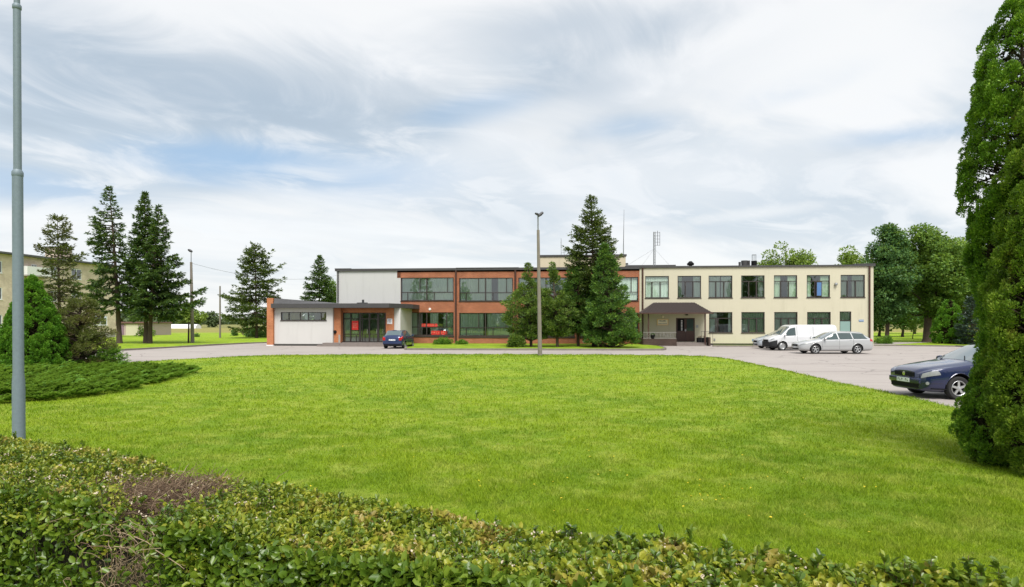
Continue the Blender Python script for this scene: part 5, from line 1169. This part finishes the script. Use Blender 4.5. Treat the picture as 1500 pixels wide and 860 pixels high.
# far left planting
thuja('dense bright green cone shaped thuja behind the steel post', X(48, 24.6), 24.6, zat(407, 24.6), [(0, 1.05), (.12, 1.18), (.35, 1.05), (.6, .76), (.8, .45), (.93, .18), (1, .02)], 'thuja', 1300, 80, .055, .11, rough=.05)
conifer('ragged thinning spruce with a bare bent top behind the cone thuja', X(88, 27), 27, zat(319, 27), .3, [(0, .9), (.2, 1.0), (.4, .85), (.55, .8), (.72, .8), (.80, .35), (.90, .5), (1, .1)], 'ragged', lean=(X(84, 27)-X(88, 27), 0), nb=5, step=.27, leaf=.14, dens=1.2, sparse=.24, droop=.34, up=(.25, .6), tr=.10, extra=((5.9, 0, .6, -.1), (5.6, PI, .5, .1), (5.0, .1, 1.0, .1)))
fluffy('brownish olive conifer bush right of the ragged spruce', X(118, 26), 26, zat(432, 26), .1, [(0, 1.15), (.25, 1.2), (.6, .9), (.85, .5), (1, .15)], 'brownish', name='conifer_shrub', clumps=170, cr=.24, leaf=.10, per=120)
# creeping juniper bed
BED = [(-12.7, 14.9), (-11.6, 16.1), (-11.3, 18.2), (-12.0, 21.0), (-12.6, 24.2), (-13.3, 25.6), (-14.5, 26.2), (-17.5, 25.8), (-20.5, 24.0), (-24, 19), (-22, 14.2), (-16, 13.4)]
BEDs = smooth_line(BED+[BED[0]], 6)
def bed():
    root = tag(empty('creeping_juniper', 'low spreading creeping juniper bed sweeping out from the cone thuja', 'shrub', (0, 0, 0)))
    lo = np.array([-24, 13]); hi = np.array([-11, 27]); Pn = rng.uniform(lo, hi, (5200, 2)); Pn = Pn[inpoly(Pn, BEDs)]; ed = np.array(BEDs)
    dist = np.min(np.linalg.norm(Pn[:, None]-ed[None], axis=2), axis=1); Cs, Ds, Ns, Ls = [], [], [], []
    Pn, dist = Pn[:2100], dist[:2100]
    for (x, y), dd_ in zip(Pn, dist):
        near = x > -17; m = 130 if near else 36
        a = random.gauss(-.55, .75); L = random.uniform(.6, 1.0)*(.6 if dd_ < .5 else 1); rise = random.uniform(.22, .55); d = np.array([math.cos(a), math.sin(a), 0]); sd = np.array([-d[1], d[0], 0])
        s = rng.uniform(0, 1, (m, 1)); g_ = rng.choice([-1, 1], (m, 1)); w_ = rng.uniform(0, 1, (m, 1))*.17*(1.05-s)
        z0_ = .06+.10*min(1, dd_)
        c = np.array([x, y, z0_])-d*L*.4+d*s*L+sd*g_*w_+np.array([0, 0, 1])*(s**.8*rise*L*.62-w_*.25)+rng.normal(0, .014, (m, 3))
        Cs.append(c); Ds.append(d*1.0+sd*g_*.45+np.array([0, 0, .45])+rng.normal(0, .14, (m, 3))); nn = rng.normal(0, .22, (m, 3)); nn[:, 2] += 1; Ns.append(nn-d*.4); Ls.append(rng.uniform(.07, .13, m)*(1 if near else 1.8))
    C = np.concatenate(Cs); L = np.concatenate(Ls); C[:, 2] = np.maximum(C[:, 2], .02); V, Fc = leaf_arr(C, np.concatenate(Ds), np.concatenate(Ns), L, L*.34)
    link('foliage', arr_mesh('foliage', V, Fc), M['juniper'], root)
    mb = MB(); mb.prism([((p[0]+17)*.80-17, (p[1]-20)*.80+20) for p in BEDs[:-1]], .0, .10); mb.build('stem_mat', M['bark'], root)
bed()
conifer('small drooping juniper branch clump at the back of the creeping bed', X(160, 26.3), 26.3, .85, .15, [(0, .9), (1, .2)], 'juniper', nb=7, step=.12, leaf=.10, dens=1.4, name='juniper_shrub', cat='shrub', up=(.2, .5))
# the big thujas at the right
thuja('very tall thuja column at the right edge of the photo, sky showing through it', X(1497, 8.9), 8.9, zat(-18, 8.9), [(0, .34), (.06, .46), (.14, .50), (.3, .44), (.5, .53), (.62, .60), (.75, .56), (.88, .38), (.96, .18), (1, .06)], 'thuja_near', 1700, 170, .034, .10, holes=.8, rough=.26)
thuja('browner thuja standing just in front of the tallest one', X(1546, 8.1), 8.1, zat(90, 8.1), [(0, .42), (.1, .66), (.4, .62), (.7, .52), (.9, .28), (1, .06)], 'thuja_brown', 1150, 190, .034, .115, holes=.3, rough=.26)
thuja('low bulging thuja shoot at the left foot of the tall columns', X(1463, 8.7), 8.7, zat(535, 8.7), [(0, .26), (.3, .40), (.7, .34), (1, .08)], 'thuja_near', 260, 190, .034, .10, rough=.15, name='thuja_shrub')
# ------------------------------------------------------------------ far country
def wood(name, label, a, b, y0, y1, h0, h1, n, per, leaf, mat, seed=1, rad=6):
    r = np.random.default_rng(seed); Cs = []
    for k in range(n):
        x = r.uniform(a, b); y = r.uniform(y0, y1); h = r.uniform(h0, h1); R = rad*r.uniform(.6, 1.3); m = per; u = unit(m); u[:, 2] = np.abs(u[:, 2])*2-1
        Cs.append(np.array([x, y, h*.5])+u*np.array([R, R, h*.5])*r.uniform(.75, 1, (m, 1)))
    C = np.concatenate(Cs); m = len(C); V, Fc = leaf_arr(C, unit(m), unit(m), rng.uniform(.7, 1.3, m)*leaf, rng.uniform(.6, .9, m)*leaf)
    return tag(link(name, arr_mesh(name, V, Fc), M[mat]), label, 'woodland', kind='stuff')
wood('distant_woodland', 'low hazy line of woodland along the horizon', -1500, 1500, 1150, 1400, 10, 16, 420, 60, 9, 'far', 1, 14)
wood('distant_grove', 'darker grove of far trees on the left horizon beyond the fields', -335, -262, 480, 540, 7, 13, 24, 120, 3.2, 'far', 2, 7)
wood('tree_belt', 'dense belt of trees on the far side of the street, mirrored in the lower windows', -75, 75, -66, -54, 6.0, 8.8, 90, 220, 1.1, 'chestnut', 3, 4.2)
wood('tree_belt', 'taller trees rising out of the belt across the street, mirrored in the upper windows', -70, 75, -72, -60, 13, 19, 15, 420, 1.1, 'chestnut', 5, 4.5)
deciduous('single round tree far out on the hay field', at(311, 330), 330, 8.5, .5, 4.4, 'far', leaf=1.2, clumps=50, per=40, cr=1.6)
deciduous('wide round tree far out on the field edge behind the lamp post', at(278, 300), 300, 9.0, .5, 6.4, 'lime', leaf=1.2, clumps=60, per=40, cr=1.9)
for i, (px, w_) in enumerate(((200, 13), (260, 17), (245, 10))):
    Yf = 235+i*14; n = 18; mb = MB(); prof = [(w_/2*.35*math.cos(a), 1.7*math.sin(a)) for a in np.linspace(0, PI, 11)]
    V = []; 
    for k, x in enumerate((-w_/2, w_/2)):
        V += [(x, -p[0]*.8, p[1]) for p in prof]
    m = 11; mb.add(V, [(k, k+1, m+k+1, m+k) for k in range(m-1)]+[tuple(range(m)), tuple(range(m, 2*m))[::-1]])
    o = mb.build('polytunnel', M['sign_white']); o.location = (at(px, Yf), Yf, 0)
    tag(o, ['white polytunnel farthest left, glimpsed between the spruce trunks', 'widest white polytunnel out on the field left of the lamp post', 'smaller white polytunnel behind the widest one'][i], 'greenhouse', 'polytunnels on the far field')
bush('dark low shrub on the grass right of the slim pole', X(343.5, 100), 100, .55, .5, 1.6, 'chestnut', .3, 300, name='field_shrub')
bush('dark bushes at the foot of the broad spruce, behind its trunk', X(374, 92), 92, 3.4, 1.2, 1.5, 'chestnut', .35, 1600, name='field_shrub', lr=.5)
bush('dark clump behind the roadside lamp post base', X(288, 92), 92, .5, .4, .6, 'chestnut', .2, 300, name='field_shrub')
bush('pale bush by the garage shed, right of the second spruce trunk', X(213, 96), 96, 1.6, 1, 1.9, 'oak', .3, 900, name='field_shrub')
o = empty('radio_mast', 'very distant lattice radio mast on the left horizon', 'mast', (at(304.4, 700), 700, 0)); mb = MB(); hh = zat(456, 700)
for dx in (-.9, .9): mb.tube([(dx, 0, 0), (dx*.6, 0, hh)], .28, 4)
for k in range(8): mb.tube([(-.9, 0, hh*k/8), (.9, 0, hh*(k+1)/8)], .2, 4)
mb.build('lattice_mast', M['metal'], o)

# ------------------------------------------------------------------ the hedge in front
def backY(x): return 2.74-.47*x
def gapY(x): return .65-.09*x
def ztop(x, f, P2):
    b = np.where(x < -1.95, 1.180, 1.140)+.030*nz(P2, 3.0, 11)+.020*nz(P2, 9, 12)
    b = b-.10*np.exp(-((x+1.92)/.12)**2)*(f > .45)
    return b-.10*np.clip((.10-f)/.10, 0, 1)**2-.05*np.clip((f-.88)/.12, 0, 1)**2
def hedge():
    root = empty('clipped_hedge', 'clipped leafy hedge crossing the foreground with a dead brown gap at left', 'hedge', (0, 0, 0))
    xa, xb = -5.2, 2.7
    n = 112000; x = xa+(xb-xa)*rng.uniform(0, 1, n)**1.0; f = rng.uniform(-.02, 1.03, n)   # f 0 front, 1 back
    y = backY(x)-gapY(x)*(1-f)+.03*nz(np.stack([x*1.0, x*.3], 1), 4.5, 14)*(f > .5)*3*(f-.5); P2 = np.stack([x, y], 1)
    z = ztop(x, f, P2)-rng.exponential(.030, n)-.035*np.clip(nz(P2, 34, 51), 0, 1)
    dead = np.exp(-(((x+1.80)/.40)**2+((y-3.28)/.30)**2)) + .9*np.exp(-(((x+2.35)/.22)**2+((y-3.35)/.16)**2))+.8*np.exp(-(((x+1.72)/.16)**2+((y-2.92)/.28)**2))
    dead = dead*(1+.5*nz(P2, 6, 21)); thin = .5+.5*nz(P2, 2.4, 23)
    keep = (rng.uniform(0, 1, n) > np.clip(dead*1.35-.25, 0, .93)) & (rng.uniform(0, 1, n) > .25*thin) & ~((nz(P2, 26, 53) > .62) & (rng.uniform(0, 1, n) < .8))
    x, y, z, f = x[keep], y[keep], z[keep], f[keep]; n = len(x)
    C = np.stack([x, y, z], 1); D_ = rng.normal(0, 1, (n, 3)); D_[:, 2] = rng.uniform(.1, 1.3, n); N_ = rng.normal(0, .55, (n, 3)); N_[:, 2] += .7
    L = rng.uniform(.015, .033, n)*np.clip(1.0+.25*(x+1), .8, 1.35); V, Fc = leaf_arr(C, D_, N_, L, L*rng.uniform(.5, .7, n), 'oval')
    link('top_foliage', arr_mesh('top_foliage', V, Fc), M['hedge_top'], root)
    # front side, larger greener leaves
    n = 70000; x = xa+(xb-xa)*rng.uniform(0, 1, n); dz = rng.uniform(0, 1, n)**1.6*1.1
    P1 = np.stack([x, dz], 1); y = backY(x)-gapY(x)+.035*nz(P1, 6, 31)-.05*np.clip(dz/.15, 0, 1)*(1+0*x)+.03*nz(P1, 14, 35)+rng.exponential(.05, n)
    z = ztop(x, 0*x+.12, np.stack([x, y], 1))-.02-dz
    dd = np.exp(-(((x+1.72)/.17)**2+((dz-.12)/.30)**2)); keep = (rng.uniform(0, 1, n) > np.clip(dd*1.3, 0, .9)) & (z > .05) & (rng.uniform(0, 1, n) > .8*(nz(P1, 16, 33) > .40))
    x, y, z = x[keep], y[keep], z[keep]; n = len(x); C = np.stack([x, y, z], 1); fr = np.array([-.42, -.9, 0])
    D_ = rng.normal(0, .7, (n, 3))+fr*.5; D_[:, 2] += rng.uniform(-.2, 1.1, n); N_ = rng.normal(0, .55, (n, 3))+fr*.7; N_[:, 2] += .55
    L = rng.uniform(.026, .050, n)*np.clip(1.0+.2*(x+1), .85, 1.3); V, Fc = leaf_arr(C, D_, N_, L, L*rng.uniform(.5, .68, n), 'oval')
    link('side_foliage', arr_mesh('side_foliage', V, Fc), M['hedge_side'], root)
    # back side
    n = 26000; x = xa+(xb-xa)*rng.uniform(0, 1, n); z = rng.uniform(.05, 1.08, n); y = backY(x)+rng.uniform(-.05, .03, n); C = np.stack([x, y, z], 1)
    D_ = rng.normal(0, .7, (n, 3)); D_[:, 2] += .4; N_ = rng.normal(0, .55, (n, 3))-fr*.7; L = rng.uniform(.03, .045, n); V, Fc = leaf_arr(C, D_, N_, L, L*.62)
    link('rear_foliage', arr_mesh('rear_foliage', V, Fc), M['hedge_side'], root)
    # leafy shoots poking up along the top, right half mostly larger leaves
    Cs, Ds, Ns, Ls = [], [], [], []; tb = MB()
    for k in range(900):
        x = random.uniform(-4.6, 2.5); f = random.random(); y = float(backY(x)-gapY(x)*(1-f)); P2 = np.array([[x, y]]); zb_ = float(ztop(np.array([x]), np.array([f]), P2)[0])-.02
        if math.hypot((x+1.8)/.4, (y-3.28)/.3) < 1: continue
        big = 1.0+.5*max(0, min(1, (x+.2)/1.2))*(random.random() < .8); hh = random.uniform(.02, .065)*big; d = Vector((random.gauss(0, .3), random.gauss(0, .3), 1)).normalized()
        tb.tube([(x, y, zb_-.03), tuple(Vector((x, y, zb_))+d*hh)], [.0018, .0010], 3, cap=False)
        m = int(5+hh*110); s = rng.uniform(.1, 1, (m, 1)); Cs.append(np.array([x, y, zb_])+np.array(d)*hh*s); dd = unit(m); dd[:, 2] = np.abs(dd[:, 2])*.9+.2; Ds.append(dd); Ns.append(unit(m)*.5+np.array([0, 0, 1])); Ls.append(rng.uniform(.014, .027, m)*big)
    C = np.concatenate(Cs); L = np.concatenate(Ls); V, Fc = leaf_arr(C, np.concatenate(Ds), np.concatenate(Ns), L, L*.55, 'oval'); link('shoots', arr_mesh('shoots', V, Fc), M['hedge_side'], root)
    # dried flower heads along the top
    n = 620; x = rng.uniform(-4.6, 2.0, n); f = rng.uniform(.05, 1, n); y = backY(x)-gapY(x)*(1-f); P2 = np.stack([x, y], 1); k = nz(P2, 3, 41) > -.15; x, y, f, P2 = x[k], y[k], f[k], P2[k]; n = len(x)
    C = np.repeat(np.stack([x, y, ztop(x, f, P2)+.004], 1), 4, 0)+rng.normal(0, .004, (n*4, 3)); V, Fc = leaf_arr(C, unit(n*4), unit(n*4)*.6+np.array([0, 0, 1]), rng.uniform(.008, .017, n*4), rng.uniform(.005, .010, n*4), 'oval'); link('dry_flower_heads', arr_mesh('dry_flower_heads', V, Fc), M['flower_pink'], root)
    # dense dark stems inside
    mb = tb; xs = np.linspace(xa, xb, 40)
    for i in range(1300):
        x = random.uniform(xa, xb); f = random.uniform(.08, .95); y = backY(x)-gapY(x)*(1-f); h_ = random.uniform(.9, 1.10); p = Vector((x, y, random.uniform(0, .6))); q = Vector((x+random.gauss(0, .12), y+random.gauss(0, .08), h_))
        mb.tube([p, p.lerp(q, .5)+Vector((random.gauss(0, .02), random.gauss(0, .02), 0)), q], [.005, .0035, .0015], 3, cap=False)
    mb.build('stems', M['twig'], root)
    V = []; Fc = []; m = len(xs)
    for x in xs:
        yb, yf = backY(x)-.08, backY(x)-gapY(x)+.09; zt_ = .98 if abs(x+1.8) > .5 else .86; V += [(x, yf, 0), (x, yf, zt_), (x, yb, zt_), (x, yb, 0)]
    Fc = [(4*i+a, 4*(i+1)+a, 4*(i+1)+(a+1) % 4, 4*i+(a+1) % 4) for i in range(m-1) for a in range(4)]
    o = link('dark_core', arr_mesh('dark_core', V, Fc), simple('dark_core_fill', (.030, .028, .014), .95, var=.6, scale=40, bmp=1, bscale=80), root)  # solid view-blocking core, coloured dark to paint the shade between the leaves
    # dead patch
    tb = MB(); pa = MB()
    for k in range(2300):
        x = random.gauss(-1.83, .21); y = random.gauss(3.25, .17); 
        if not (backY(x)-gapY(x)-.02 < y < backY(x)): continue
        z = 1.12-random.expovariate(22); a = random.uniform(0, 6.28); L = random.uniform(.05, .16); e = random.gauss(.15, .35); p = Vector((x, y, z)); d = Vector((math.cos(a)*math.cos(e), math.sin(a)*math.cos(e), math.sin(e)))
        q = p+d*L; mid = p.lerp(q, .5)+Vector((random.gauss(0, .01), random.gauss(0, .01), random.gauss(0, .01))); q.z = min(q.z, 1.20)
        (tb if random.random() < .8 else pa).tube([p, mid, q], [.0022, .0016, .0008], 3, cap=False)
    for k in range(230):
        x = random.gauss(-1.70, .10); yf = backY(x)-gapY(x); z = random.uniform(.60, 1.12); y = yf-.04+random.uniform(-.03, .08); p = Vector((x, y, z)); a = random.gauss(-1.2, .8); L = random.uniform(.06, .20)
        q = p+Vector((math.cos(a)*.6, -.12*random.random(), -abs(math.sin(a))*.8))*L; bow = Vector((random.gauss(0, .035), -random.random()*.03, random.gauss(.02, .02)))*(L/.15); n_ = 5
        pts_ = [p.lerp(q, t_/n_)+bow*(4*(t_/n_)*(1-t_/n_))+Vector((random.gauss(0, .004), random.gauss(0, .004), random.gauss(0, .004))) for t_ in range(n_+1)]
        (pa if random.random() < .6 else tb).tube(pts_, [.0022-.0003*t_ for t_ in range(n_+1)], 3, cap=False)
    tag(tb.build('dead_twigs', M['twig'], root), kind='stuff'); tag(pa.build('pale_twigs', M['twig_pale'], root), kind='stuff')
hedge()
